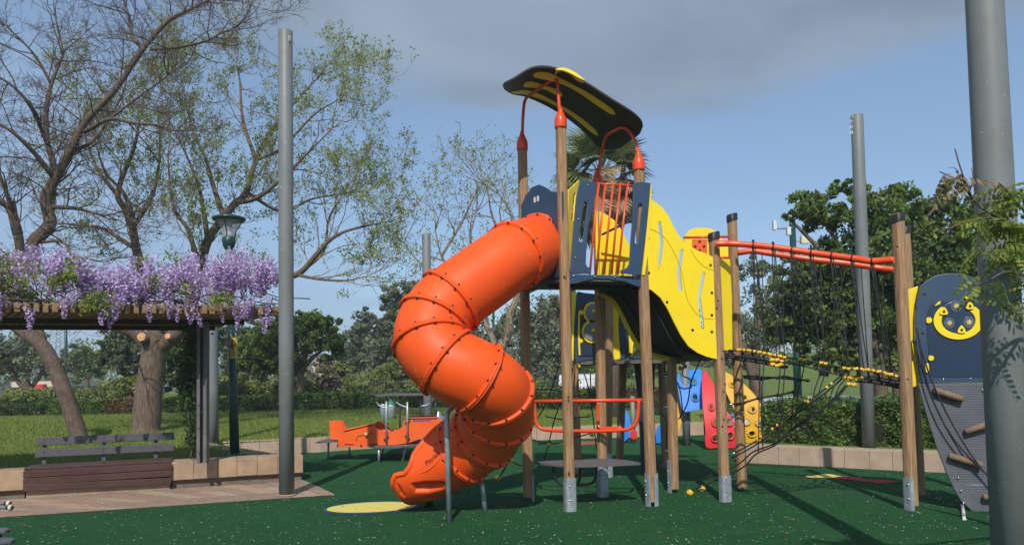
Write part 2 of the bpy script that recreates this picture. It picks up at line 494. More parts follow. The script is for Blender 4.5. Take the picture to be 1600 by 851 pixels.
def grow(mb, p, d, L, r, lev, tips, rng, up=0.25, nch=(2, 4), spread=0.8, segs=4, minr=0.004, shrink=0.68, n=4):
    pts = [p.copy()]; rs = [r]; q = p.copy(); dd = d.normalized()
    for i in range(segs):
        dd = (dd + Vector((rng.gauss(0, .22), rng.gauss(0, .22), rng.gauss(0, .18) + up * .3))).normalized()
        q = q + dd * (L / segs); pts.append(q.copy()); rs.append(max(minr * .6, r * (1 - .6 * (i + 1) / segs)))
    mb.tube(pts, rs, n if lev > 1 else 3, cap=False)
    if lev <= 0:
        tips.append((pts[-1], dd)); tips.append((pts[len(pts) // 2], dd)); return
    for c in range(rng.randint(*nch)):
        k = rng.randint(1, segs)
        base = pts[k]
        nd = (dd + Vector((rng.gauss(0, spread), rng.gauss(0, spread), rng.gauss(0, spread * .7) + up))).normalized()
        grow(mb, base, nd, L * shrink * rng.uniform(.7, 1.2), max(minr, rs[k] * .62), lev - 1, tips, rng, up, nch, spread, segs, minr, shrink, n)

# =================================================================== THE GROUND
def sheet(name, pts, z, m, kind='structure', thick=None):
    vs = [Vector((p[0], p[1], z)) for p in pts]
    mb = MB()
    if thick: mb.prism([vs], Vector((0, 0, -thick)))
    else:
        tr = tessellate_polygon([vs]); mb.add(vs, [tuple(t) for t in tr])
    o = mb.build(name, m)
    if len(o.data.polygons) and o.data.polygons[0].normal.z < 0 and not thick: o.data.flip_normals()
    if kind: o['kind'] = kind
    return o
sheet('ground', [(-900, -900), (900, -900), (900, 900), (-900, 900)], -1.2, SOIL)

WA = Vector((-3.12, 11.0)); WDIR = (Vector((-6.35, 9.70)) - WA).normalized()      # bench wall, right end and direction to the left
WFAR = WA + WDIR * 26
WC = Vector(gr(325, 692, .29)[:2]); WD = Vector(gr(502, 706)[:2]); WE = Vector(gr(700, 692)[:2]); WF = Vector(gr(1100, 679)[:2])
RG = Vector(gr(1150, 722)[:2]); RH = Vector(gr(1482, 739)[:2]); RDIR = (RH - RG).normalized(); RI = RG + RDIR * 14
turf_poly = [WFAR + Vector((0, -24)), WFAR, WA, WC, WD, WE, WF, WF + Vector((3.6, .2)), RG + Vector((.5, .5)), RI, RI + Vector((2, -16))]
sheet('playground_surface', turf_poly, 0.0, TURF)

# lawn: a gently rising terrain behind the low walls
def lawn():
    bound = [WFAR, WA, WC, WD, WE, WF, WF + Vector((3.4, .4)), RG + Vector((.3, .3)), RI, Vector((60, -20)), Vector((160, -20)),
             Vector((160, 240)), Vector((-160, 240)), Vector((-160, -8))]
    def ins(x, y):
        c = False; j = len(bound) - 1
        for i in range(len(bound)):
            a, b = bound[i], bound[j]
            if (a.y > y) != (b.y > y) and x < (b.x - a.x) * (y - a.y) / (b.y - a.y) + a.x: c = not c
            j = i
        return c
    def hz(x, y):
        z = 0.28 + 0.18 * smooth01((y - 14) / 10) * smooth01((3 - x) / 6)
        z += 2.6 * smooth01((y - 30) / 26) * smooth01((x + 2) / 12) * (1 + .3 * math.sin(x * .21 + 1))
        dip = smooth01((x - 4.5) / 2) * smooth01((y - 16.5) / 4) * smooth01((34 - y) / 4)
        return z - 1.25 * dip
    vs = [Vector((p.x, p.y, hz(p.x, p.y))) for p in bound]
    # dense near border points
    B = []
    for i in range(len(bound)):
        a, b = bound[i], bound[(i + 1) % len(bound)]
        n = max(1, int((b - a).length / 4))
        for k in range(n):
            B.append(a.lerp(b, k / n))
    from mathutils.geometry import delaunay_2d_cdt
    pts = list(B); nb = len(B)
    y = -6
    while y < 238:
        st = 1.2 if y < 40 else (3 if y < 90 else 12)
        x = -158
        while x < 158:
            sx = st if abs(x) < 40 + y * .2 else 12
            if ins(x, y): pts.append(Vector((x + RNG.uniform(-.3, .3) * sx, y + RNG.uniform(-.2, .2) * st)))
            x += sx
        y += st
    v2, _, f2, _, _, _ = delaunay_2d_cdt(pts, [(i, (i + 1) % nb) for i in range(nb)], [], 0, 1e-4)
    V = [(p.x, p.y, hz(p.x, p.y)) for p in v2]
    F = []
    for f in f2:
        c = sum((v2[i] for i in f), Vector((0, 0))) / len(f)
        if ins(c.x, c.y): F.append(tuple(f))
    mb = MB().add(V, F, True); o = mb.build('lawn', LAWN, kind='structure')
    if o.data.polygons[0].normal.z < 0: o.data.flip_normals()
    return hz
LZ = lawn()

# paved strip before the bench wall, laid stone by stone
paved = MB()
E0 = gr(-130, 817); E1 = gr(517, 773.5)
Wn = Vector((-WDIR.y, WDIR.x));  Wn = Wn if Wn.y < 0 else -Wn        # towards the camera
def wp(s, off=0.0, z=0.0):
    p = WA + WDIR * s + Wn * off
    return Vector((p.x, p.y, z))
sheet('paved_path', [wp(0, -.05)[:2], wp(7.6, -.05)[:2], tuple(E0[:2]), tuple(E1[:2])], 0.004, JOINT)
pav = bpy.data.objects['paved_path']
ncol = 27
for i in range(ncol):
    for j in range(3):
        s0, s1 = i * .295 - .0, (i + 1) * .295
        def q(s, f):
            a = wp(s, 0.0); t = s / 7.6
            b = E1.lerp(E0, smooth01(0) + t * 1.0) if True else a
            return a.lerp(b, f)
        g = .012
        sk = .10   # joints run slightly oblique
        f0, f1 = j / 3 + .014, (j + 1) / 3 - .014
        pts = [q(s0 + g - sk * f0, f0), q(s1 - g - sk * f0, f0), q(s1 - g - sk * f1, f1), q(s0 + g - sk * f1, f1)]
        z = .012 + RNG.uniform(-.0015, .0015)
        pts = [Vector((p.x, p.y, z)) for p in pts]
        MB().prism([pts], Vector((0, 0, -.011))).build('paving_stone', RNG.choice(PAVE), pav)

# ------------------------------------------------------------------- low walls
def block_wall(name, label, P, Q, top, face, m, bw=.42, depth=.38, z0=.0, foot=True, flip=False, skip=(), group=None):
    """coping blocks with open joints standing on a recessed footing; P, Q are the front line"""
    P = Vector((P[0], P[1], 0)); Q = Vector((Q[0], Q[1], 0)); L = (Q - P).length; t = (Q - P) / L
    n = Vector((-t.y, t.x, 0)); n = n if (n.y > 0) != flip else -n
    root = thing(name, label, 'wall', P, 'low walls round the playground')
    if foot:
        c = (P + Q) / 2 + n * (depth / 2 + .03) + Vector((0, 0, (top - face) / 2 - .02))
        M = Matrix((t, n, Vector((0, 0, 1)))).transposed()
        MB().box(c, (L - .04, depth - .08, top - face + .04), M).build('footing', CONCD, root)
    s = 0
    while s < L - .05:
        w = min(bw * RNG.uniform(.92, 1.08), L - s)
        if L - s - w < .12: w = L - s
        if not any(a < s + w / 2 < b for a, b in skip):
            c = P + t * (s + w / 2) + n * (depth / 2) + Vector((0, 0, top - face / 2))
            M = Matrix((t, n, Vector((0, 0, 1)))).transposed()
            MB().box(c + Vector((0, 0, RNG.uniform(-.002, .002))) + n * RNG.uniform(-.002, .002), (w - .004, depth, face), M).build('block', m, root, bevel=.006)
        s += w
    return root
BS0 = 1.78; BS1 = 3.50      # bench recess along the wall
wdir3 = Vector((WDIR.x, WDIR.y, 0))
def mkwall(a, b, label):
    pa, pb = wp(a), wp(b)
    return block_wall('low_wall', label, pb, pa, .375, .255, CONC, bw=.285, depth=.40)
mkwall(0, BS0, 'low beige block wall to the right of the slatted bench, ending near the tall pole')
mkwall(BS1, 11, 'low beige block wall to the left of the slatted bench at the photo edge')
# footing behind the bench
# return wall and back bed wall
r0 = wp(.02, -.41)
block_wall('low_wall', 'narrow low wall running back over the grass past the green lamp post', (WC.x, WC.y), (r0.x + .02, r0.y + .02), .30, .28, CONC2, bw=.6, depth=.34, foot=False, flip=True)
block_wall('low_wall', 'pale low wall behind the orange plane, edging the far lawn', (WC.x + .25, WC.y + .12), WD, .30, .30, CONC2, bw=.33, depth=.3, foot=False)
block_wall('low_wall', 'middle low wall hidden partly by the orange plane and the tube slide', WD, WE, .30, .30, CONC2, bw=.5, depth=.3, foot=False)
block_wall('low_wall', 'far low wall seen between the tower posts behind the blue climbing wall', WE, WF, .30, .30, CONC2, bw=.5, depth=.3, foot=False)
block_wall('low_wall', 'low pale wall in front of the thick hedge on the right', RG, RI, .285, .285, CONC2, bw=.33, depth=.34, foot=False)
rn = Vector((-RDIR.y, RDIR.x)); rn = rn if rn.x > 0 else -rn
# bed soil behind the right wall is the lawn sheet itself

# ------------------------------------------------------------------- bench
bench = thing('slatted_bench', 'long bench with grey slatted back and brown slatted seat set into the wall', 'bench', wp((BS0 + BS1) / 2))
Mw = Matrix((-wdir3, Vector((-Wn.x, -Wn.y, 0)), Vector((0, 0, 1)))).transposed()
bl = BS1 - BS0 - .02; bm_ = (BS0 + BS1) / 2
MB().box(wp(bm_, -.18, .055), (bl, .34, .12), Mw).build('base_block', CONC, bench)
for k, (z, h) in enumerate(((.135, .085), (.228, .085), (.322, .085))):
    tilt = Matrix.Rotation(R(.7 if k == 0 else 0), 3, 'Y')
    MB().box(wp(bm_, .035, z), (bl + .05, .035, h), Mw @ tilt).build('front_slat', BENCHB, bench, bevel=.004)
for k in range(4):
    MB().box(wp(bm_, -.045 - k * .108, .385), (bl + .05, .098, .035), Mw).build('seat_slat', BENCHB, bench, bevel=.004)
for z in (.545, .705):
    MB().box(wp(bm_ - .02, -.44 - (z - .5) * .2, z), (bl + .02, .032, .105), Mw @ Matrix.Rotation(R(-8), 3, 'X')).build('back_slat', BENCHG, bench, bevel=.004)
for s in (BS0 + .22, bm_ + .02, BS1 - .12):
    MB().box(wp(s, -.475 - .02, .52), (.05, .03, .46), Mw @ Matrix.Rotation(R(-8), 3, 'X')).build('back_bracket', BENCHG, bench)
bb = MB()
for z in (.545, .705):
    for s in (BS0 + .22, bm_ + .02, BS1 - .12):
        for dz in (-.025, .025): bb.ball(wp(s, -.42 - (z - .5) * .2, z + dz), .008, 6)
bb.build('bolts', BOLT, bench, kind='stuff')

# turf ring where the slide ends
ring = []
yc = gr(578, 793); 
def disc(name, m, sx, z, cat=None):
    pts = []
    a = gr(505, 796); b = gr(655, 789); c = (a + b) / 2
    e = (b - a) / 2
    f = Vector((-e.y, e.x, 0)).normalized() * .40
    for k in range(40):
        an = 2 * math.pi * k / 40
        pts.append(c + e * math.cos(an) * sx + f * math.sin(an) * (1 if sx == 1 else .86))
    return [(p.x, p.y) for p in pts]
BLUEG = mat('blue_rubber', (0.015, 0.05, 0.25), .9, (0.01, 0.035, 0.18), 90, bump=.6)
YELG = mat('yellow_rubber', (0.78, 0.66, 0.16), .9, (0.60, 0.50, 0.10), 60, bump=.6, dirt=(.45, .42, .16, .5), dscale=7)
REDG = mat('red_rubber', (0.50, 0.03, 0.03), .9, (0.38, 0.025, 0.02), 60, bump=.6)
o = sheet('ground_inlay', disc('x', None, 1.0, 0), .004, BLUEG)
o2 = sheet('ground_inlay', disc('x', None, .93, 0), .008, YELG)
star_y = [gr(*p) for p in ((1258, 744), (1285, 741), (1283, 740), (1300, 740.5), (1320, 745), (1315, 747), (1285, 746), (1262, 745.5))]
sheet('ground_inlay', [p[:2] for p in star_y], .004, YELG)
star_r = [gr(*p) for p in ((1296, 747), (1320, 744), (1345, 746), (1352, 749), (1385, 750), (1408, 752), (1385, 755), (1365, 755.5), (1368, 753.5), (1345, 752), (1330, 749.5))]
sheet('ground_inlay', [p[:2] for p in star_r], .008, REDG)
sheet('ground_inlay', [gr(*p)[:2] for p in ((872, 693), (905, 689), (955, 689), (940, 693), (900, 696))], .004, mat('rust_rubber', (0.30, 0.085, 0.05), .9, (0.2, .07, .04), 40))

# =================================================================== THE PLAY STRUCTURE
P1 = gr(890.7, 797.4); P2 = Vector((1.53, 8.34, 0)); P3 = gr(825.5, 781.8); P4 = gr(941.6, 775)
P7 = gr(1053, 769); P8 = gr(1133, 782.7); P9 = gr(1160, 768)
P10 = gr(1425, 796); P11 = gr(1438, 778)
play = thing('play_structure', 'large climbing structure with orange tube slide, yellow panels, wooden posts and rope bridge', 'playground structure', (1.5, 8.6, 0))

def sup(a, r, e=3.6):
    c, s_ = math.cos(a), math.sin(a)
    return Vector((abs(c) ** (2 / e) * math.copysign(1, c), abs(s_) ** (2 / e) * math.copysign(1, s_))) * r
def post(base, top, r=.0535, rot=0.5, m=WOOD, name='post', z0=.05, cap=None, n=20, par=None):
    base = Vector((base[0], base[1], z0)); top = Vector(top)
    ax = top - base; vs = []; fs = []; K = 7
    for i in range(K):
        c = base + ax * (i / (K - 1))
        for k in range(n):
            p = sup(2 * math.pi * k / n + rot * 0, r * (1 - .003 * i) )
            x, y = p.x * math.cos(rot) - p.y * math.sin(rot), p.x * math.sin(rot) + p.y * math.cos(rot)
            vs.append(c + Vector((x, y, 0)))
    for i in range(K - 1):
        for k in range(n):
            fs.append((i * n + k, i * n + (k + 1) % n, (i + 1) * n + (k + 1) % n, (i + 1) * n + k))
    fs.append(tuple(range(n))); fs.append(tuple((K - 1) * n + k for k in range(n)))
    o = MB().add(vs, fs, True).build(name, m, par or play)
    for pl in o.data.polygons:
        if len(pl.vertices) > 4: pl.use_smooth = False
    md = o.modifiers.new('e', 'EDGE_SPLIT'); md.split_angle = R(40)
    if cap == 'black':
        d = ax.normalized(); h = .085
        q = MB()
        prof = []
        vs = []; fs = []
        lv = [(-h, r + .006), (-.006, r + .006), (.006, r - .004), (.010, 0.001)]
        for zz_, rr in lv:
            c = top + d * zz_
            for k in range(n):
                p = sup(2 * math.pi * k / n, rr)
                x, y = p.x * math.cos(rot) - p.y * math.sin(rot), p.x * math.sin(rot) + p.y * math.cos(rot)
                vs.append(c + Vector((x, y, x * .25)))
        for i in range(len(lv) - 1):
            for k in range(n): fs.append((i * n + k, i * n + (k + 1) % n, (i + 1) * n + (k + 1) % n, (i + 1) * n + k))
        q.add(vs, fs, True).build('post_cap', BLACKP, o)
    return o
def foot(base, par, face=-90, span=150, h=.36, r=.0585, rot=.5):
    """bent galvanised plate round one side of the post"""
    q = MB(); k = 14; vs = []; fs = []
    for z in (0, h - .03, h):
        sp = span if z < h else span * .8
        for lay in (0, 1):
            for i in range(k + 1):
                a = R(face - sp / 2 + sp * i / k)
                p = sup(a - rot, r + (.007 if lay else 0))
                x, y = p.x * math.cos(rot) - p.y * math.sin(rot), p.x * math.sin(rot) + p.y * math.cos(rot)
                vs.append(Vector((base[0] + x, base[1] + y, z)))
    m = k + 1
    for L in range(2):
        for i in range(k):
            a = L * 2 * m + i
            fs += [(a, a + 1, a + 2 * m + 1, a + 2 * m), (a + m, a + 3 * m, a + 3 * m + 1, a + m + 1)]
        for i in (0, k):
            a = L * 2 * m + i
            fs.append((a, a + m, a + 3 * m, a + 2 * m))
    for i in range(k):
        a = 4 * m + i; fs.append((a, a + 1, a + m + 1, a + m)); a = i; fs.append((a, a + 1, a + m + 1, a + m))
    o = q.add(vs, fs).build('post_foot', GALV, par)
    b = MB()
    for z in (.12, .27):
        d = Vector((math.cos(R(face)), math.sin(R(face)), 0))
        b.ball(Vector((base[0], base[1], z)) + d * (r + .010), .013, 8)
    b.build('bolts', STEEL, o, kind='stuff')
    return o

T_P1 = at(876, 192, 8.13); T_P2 = at(998, 258, 8.34); T_P3 = at(816, 227, P3.y); T_P4 = at(934, 285, P4.y)
po1 = post(P1, T_P1, rot=.35); foot(P1, po1, -92, 150, rot=.35, h=.36)
po2 = post(P2, T_P2, rot=.5); foot(P2, po2, -10, 110, rot=.5); foot(P2, po2, 190, 110, rot=.5)
po3 = post(P3, T_P3, rot=.4); foot(P3, po3, 0, 110, rot=.4, h=.30)
po4 = post(P4, T_P4, rot=.4); foot(P4, po4, -90, 150, rot=.4, h=.36)
po7 = post(P7, at(1049, 552, P7.y), rot=.5); foot(P7, po7, 178, 100, rot=.5, h=.4)
po8 = post(P8, at(1115, 364, P8.y), rot=.35, cap='black'); foot(P8, po8, -92, 150, rot=.35, h=.30)
po9 = post(P9, at(1143.5, 335, P9.y), rot=.5, cap='black', r=.052)
po10 = post(P10, at(1402.5, 334, P10.y), rot=.35, cap='black', r=.056); foot(P10, po10, -140, 110, rot=.35, h=.34)
po11 = post(P11, at(1413, 354, P11.y), rot=.5, cap='black', r=.052)
# posts of the far tower
PA = gr(950, 745); PB = gr(968, 728); PC = gr(1041, 735); PD = Vector((.93, 10.9, 0))
poA = post(PA, at(952, 470, PA.y), rot=.3, r=.052); foot(PA, poA, -90, 150, h=.34, r=.058, rot=.3)
poB = post(PB, at(974, 562, PB.y - .4), rot=.3, r=.055)
poC = post(PC, at(1034, 566, PC.y), rot=.3, r=.055)
poD = post(PD, at(893, 452, PD.y), rot=.3, r=.055)
# black stains of through bolts on the posts
bs = MB()
for px, py, Y in ((882, 432, 8.06), (888, 620, 8.03), (889, 738, 8.04), (1131, 655, 8.39), (1133, 600, 8.4), (1122, 470, 8.4), (1418, 592, 7.6), (1402, 385, 7.62),
                  (1130, 548, 8.4), (954, 555, 10.52), (1160, 640, 9.02)):
    bs.ball(at(px, py, Y), .012, 8)
bs.build('bolts', BOLT, play, kind='stuff')

# ---- canopy over the main tower
near = [Vector((p[0], p[1], 7.82 + .28 * i / 8)) for i, p in enumerate(((785, 133), (801, 125), (830, 108), (856, 106), (880, 113), (913, 129), (957, 157), (990, 178), (1011, 199)))]
far = [Vector((p[0], p[1], 9.05 + .25 * i / 8)) for i, p in enumerate(((788, 141), (802, 148), (822, 152), (850, 164), (878, 180), (900, 196), (920, 214), (938, 231), (963, 237)))]
near3 = crom([at(p.x, p.y, p.z) for p in near], 6); far3 = crom([at(p.x, p.y, p.z) for p in far], 6)
NS = len(near3)
def roofp(s, v, dz=0.0):
    f = s * (NS - 1); i = min(int(f), NS - 2); f -= i
    a = near3[i].lerp(near3[i + 1], f); b = far3[i].lerp(far3[i + 1], f)
    return a.lerp(b, v) + Vector((0, 0, dz))
def roofsheet(name, sr, vf, dz, th, m, par, ns=48, nv=8):
    vs = []; fs = []
    for lay in (0, 1):
        for i in range(ns + 1):
            s = sr[0] + (sr[1] - sr[0]) * i / ns; v0, v1 = vf((i / ns))
            for j in range(nv + 1):
                vs.append(roofp(s, v0 + (v1 - v0) * j / nv, dz + lay * th))
    m1_ = nv + 1; o = (ns + 1) * m1_
    for i in range(ns):
        for j in range(nv):
            a = i * m1_ + j; fs += [(a, a + 1, a + m1_ + 1, a + m1_), (o + a, o + a + m1_, o + a + m1_ + 1, o + a + 1)]
        for j in (0, nv):
            a = i * m1_ + j; fs.append((a, a + m1_, o + a + m1_, o + a))
    for i in (0, ns):
        for j in range(nv):
            a = i * m1_ + j; fs.append((a, a + 1, o + a + 1, o + a))
    ob = MB().add(vs, fs, True).build(name, m, par)
    md = ob.modifiers.new('e', 'EDGE_SPLIT'); md.split_angle = R(40)
    return ob
def endround(f, e=.10):
    k = 1
    if f < e: k = math.sqrt(max(0, 1 - ((e - f) / e) ** 2))
    elif f > 1 - e: k = math.sqrt(max(0, 1 - ((f - 1 + e) / e) ** 2))
    return k
roof = roofsheet('canopy', (0, 1), lambda f: (.5 - .5 * (.62 + .38 * endround(f, .07)), .5 + .5 * (.62 + .38 * endround(f, .07))), 0, .022, mat('black_canopy', (.005, .006, .008), .6), play)
for nm, sr, vc, w, tw in (('s', (.27, .80), .20, .10, 0), ('s', (.21, .50), .50, .11, 0), ('s', (.10, .80), .80, .10, 0)):
    def vf(f, vc=vc, w=w):
        k = endround(f, .08) * (1 - .45 * f) * (1 + .25 * math.sin(f * 9))
        return (vc - w * k * .8, vc + w * k * .8)
    roofsheet('canopy_stripe', sr, vf, -.006, .004, YELLOW, roof, 36, 3)
hump = [(866, 113), (872, 108), (882, 107), (893, 111), (903, 118), (914, 130), (900, 130)]
hump = [(868, 110), (875, 107), (884, 107.5), (894, 111.5), (905, 118.5), (914, 126.5), (904, 122.5), (891, 115.5), (879, 111)]
hp = [at(p.x, p.y - 1, 7.92) for p in crom([Vector(h) for h in hump], 4, True)]
MB().prism([hp], Vector((0, .6, .05))).build('canopy_badge', YELLOW, roof, bevel=.01)
for side, capA, capB, pipe in (
        (0, T_P1, T_P3, [at(875, 180, 8.13), at(872.5, 150, 8.14), at(870, 127, 8.16), at(864, 124, 8.26), at(845, 137, 8.5), at(826, 150, 8.68), at(819.5, 160, 8.74), at(817, 185, P3.y), at(816, 215, P3.y)]),
        (1, T_P2, T_P4, [at(997, 243, 8.34), at(993, 222, 8.36), at(984, 206, 8.4), at(975, 200, 8.46), at(966, 201, 8.56), at(952, 209, 8.78), at(946, 216, 8.85), at(940, 240, P4.y), at(935, 268, P4.y)])):
    pp = MB().tube(crom(pipe, 5), .019, 10).build('canopy_support', ORPAINT, play)
    for c in (capA, capB):
        MB().lathe([(.0, -.085), (.066, -.085), (.069, -.07), (.069, .01), (.064, .03), (.045, .075), (.027, .115), (.022, .15), (.0, .15)], c + Vector((0, 0, .02)), 18).build('post_cap', ORPAINT, pp)

# ---- main deck
zd = at(889, 430, P1.y).z
dk = [P1, P2, P4, P3]
cen = sum(dk, Vector()) / 4
dkp = [Vector((p.x, p.y, zd)) + (cen - p).normalized() * -.02 for p in dk]
for p in dkp: p.z = zd - .012
deck = MB().prism([dkp], Vector((0, 0, -.05))).build('deck', PLAT, play)
MB().beam(dkp[0].lerp(dkp[3], .4) + Vector((0, 0, -.075)), dkp[1].lerp(dkp[2], .4) + Vector((0, 0, -.075)), .06, .045).build('deck_joist', BLACKP, deck)
panel('deck_fascia', [(888, 429), (942, 430), (1003, 432), (1003, 450), (990, 446), (975, 440), (950, 436), (930, 435.5), (914, 438.5), (900, 443), (888, 444)], P1[:2], P2[:2], .02, NAVY, play, off=.03, smooth=False)
panel('deck_fascia', [(821, 430), (885, 425), (885, 444), (868, 440), (850, 440), (836, 444), (822, 453)], P3[:2], P1[:2], .02, NAVY, play, off=.03, smooth=False)
panel('deck_fascia', [(824, 444), (880, 445), (938, 449), (938, 457), (915, 448), (880, 447), (850, 448), (828, 458)], P3[:2], P4[:2], .02, YELLOW, play, off=0, smooth=False)
# mouth panel of the slide
mp_ = panel('slide_mouth_panel', [(818, 342), (818.5, 322), (826, 306), (836, 293), (847, 289), (858, 294), (866, 300), (877, 300), (884, 300), (884, 430), (868, 436), (845, 436), (826, 440), (819, 420)],
            P3[:2], P1[:2], .02, NAVY, play, off=.045, smooth=False)
for x, y in ((841, 313), (846, 311)):
    panel('hand_mark', slot((x, y - 3), (x, y + 3), 1.6), P3[:2], P1[:2], .004, WHITEP, mp_, off=.051, smooth=False, bevel=0)
panel('deck_fascia', [(887, 420), (906, 420), (906, 428.5), (887, 428.5)], P1[:2], P2[:2], .016, NAVY, play, off=.02, smooth=False)
# tall navy boards with the rail between
panel('side_board', [(889.5, 428), (891, 400), (895, 350), (899, 310), (904.5, 283), (912, 282.2), (920, 283.5), (932, 287.5), (926, 320), (919, 350), (915, 385), (914, 412), (916, 417), (921, 419), (922, 427), (918, 428.5)],
      P1[:2], P2[:2], .018, NAVY, play, off=.035, smooth=False,
      holes=[slot((914, 318), (906, 376), 2.8)])
panel('side_board', [(984, 291), (990, 288), (1000, 287), (1012.5, 289), (1010, 320), (1006, 360), (1001, 400), (997, 431), (966, 428.5), (965, 424), (975, 420), (979, 414), (981, 380), (984, 345), (985, 310)],
      P1[:2], P2[:2], .018, NAVY, play, off=.082, smooth=False,
      holes=[slot((996, 323), (990.5, 380), 2.8)])
yb = panel('side_board', [(886, 297), (892, 292), (898, 286), (903, 281.5), (903, 300), (899, 330), (894, 380), (889, 425), (884, 425)],
      P1[:2], P4[:2], .016, YELLOW, play, off=.02, smooth=False, holes=[slot((895.5, 303), (892, 344), 1.7)])
panel('side_board', [(1004, 431), (1009, 400), (1013, 350), (1015, 291), (1012.5, 290), (1008, 350), (1000, 431)], P1[:2], P2[:2], .03, YELLOW, play, off=.062, smooth=False)
rl = MB(); 
fr = lambda x, y: onp(x, y, P1[:2], P2[:2], .02)
rl.tube([fr(931, 287.5), fr(986, 290.5)], .012, 8)
rail = rl.build('grille_rail', ORPAINT, play)
for (x0, x1) in ((934.5, 920.6), (945, 930.6), (957, 943), (968.5, 954.5), (980, 964.5)):
    MB().tube([fr(x0, 288), fr((x0 + x1) / 2 - .6, 358), fr(x1, 429)], .0125, 8).build('grille_bar', ORPAINT, rail)
bs = MB()
for px, py in ((917, 291), (902, 344), (897, 403), (895, 431.5), (928, 432.5), (959, 433.5), (989.5, 435), (997, 297), (1000, 350), (994, 407), (970, 424)):
    bs.ball(onp(px, py, P1[:2], P2[:2], .038), .010, 7)
bs.build('bolts', STEEL, play, kind='stuff')

# ---- yellow bridge with curved side panels
An, Bn = (P2.x, P2.y - .02), (P8.x - .02, P8.y - .04)
yo = [(1004, 306), (1012, 309), (1022, 314), (1034, 323), (1044, 336), (1052, 352), (1061, 368), (1074, 382), (1090, 391), (1104, 396), (1116, 402), (1119, 430), (1123, 480), (1127, 530), (1128, 558),
      (1118, 560.5), (1104, 557), (1090, 551), (1076, 541), (1064, 524), (1053, 503), (1043, 482), (1032, 465), (1018, 453), (1006, 449), (1004, 400), (1003, 350)]
def bent(a, b, c, w):   # bent slot outline
    top = slot(a, b, w); 
    mid = Vector(b)
    n1 = (Vector(b) - Vector(a)).normalized(); n2 = (Vector(c) - Vector(b)).normalized()
    p1 = Vector((-n1.y, n1.x)); p2 = Vector((-n2.y, n2.x)); pm = (p1 + p2).normalized()
    out = []
    for i in range(7):
        t = math.pi * i / 6; out.append(Vector(a) + p1 * (math.cos(t) * w) - n1 * (math.sin(t) * w))
    out.append(Vector(b) - pm * w)
    for i in range(7):
        t = math.pi * i / 6; out.append(Vector(c) - p2 * (math.cos(t) * w) + n2 * (math.sin(t) * w))
    out.append(Vector(b) + pm * w)
    return out
holes = [bent((1030.5, 348), (1034.5, 380), (1029, 421), 2.3), bent((1065.5, 391.5), (1060.5, 425), (1063.5, 453), 2.4), bent((1099.5, 427.5), (1092.5, 465), (1098.5, 512), 2.3)]
yn = panel('bridge_side_panel', yo, An, Bn, .022, YELLOW, play, holes=holes, smooth=False, label='sunlit near yellow side panel with three curved slots')
VF = Vector((P4.x - P2.x, P4.y - P2.y, 0)); VF = VF.normalized() * (VF.length - .02)
def shifted(loop, V): return [onp(p[0], p[1], An, Bn, 0) + V for p in loop]
nrm_b = Vector((Bn[1] - An[1], -(Bn[0] - An[0]), 0)).normalized()
yfar = MB().prism([shifted(yo, VF)] + [shifted(holes[1], VF)], nrm_b * .022).build('bridge_side_panel', YELLOW, play, bevel=.006, label='shaded far yellow side panel behind the tower rail')
# routed lines and bolts on the near panel
gl = MB()
for ln in ([(1009, 357), (1022, 360), (1036, 369), (1048, 385), (1060, 410), (1067, 435), (1073, 465), (1083, 484), (1097, 496), (1114, 498.5)],
           [(1078, 388), (1086, 402), (1096, 413), (1106, 419), (1114, 422)]):
    gl.tube(crom([onp(x, y, An, Bn, .001) for x, y in ln], 4), .0028, 5)
gl.build('routed_line', mat('groove_shadow', (.30, .21, .01), .6), yn)
bs = MB()
for px, py in ((1013, 372), (1013.5, 426), (1042, 471.5), (1082, 515), (1112, 457), (1110, 414), (1112, 518), (1112, 492), (1013.5, 318)):
    bs.ball(onp(px, py, An, Bn, .004), .016, 8, (1, .6, 1))
bs.build('bolts', BOLT, yn, kind='stuff')
# black floor of the bridge, hung between the two panels along their lower edge
fl = [(1006, 438), (1018, 441), (1032, 450), (1044, 468), (1054, 488), (1064, 508), (1075, 525), (1090, 536), (1106, 542), (1126, 544)]
fl3 = crom([onp(x, y, An, Bn, -.02) for x, y in fl], 4)
vs = []; fs = []
for p in fl3: vs += [p, p + VF, p + Vector((0, 0, -.05)), p + VF + Vector((0, 0, -.05))]
for i in range(len(fl3) - 1):
    a = i * 4; fs += [(a, a + 1, a + 5, a + 4), (a + 2, a + 6, a + 7, a + 3), (a, a + 4, a + 6, a + 2), (a + 1, a + 3, a + 7, a + 5)]
fs += [(0, 2, 3, 1), (len(vs) - 4, len(vs) - 3, len(vs) - 1, len(vs) - 2)]
bf = MB().add(vs, fs).build('bridge_floor', BLACKP, play)
for f in (.25, .75):
    MB().tube([p + VF * f + Vector((0, 0, -.07)) for p in fl3[::3] + [fl3[-1]]], .018, 6).build('floor_runner', BLACKP, bf)
MB().tube([onp(1012, 330, An, Bn, -.3), onp(965, 352, An, Bn, -.55)], .013, 6).build('hand_rail', BLACKP, play)
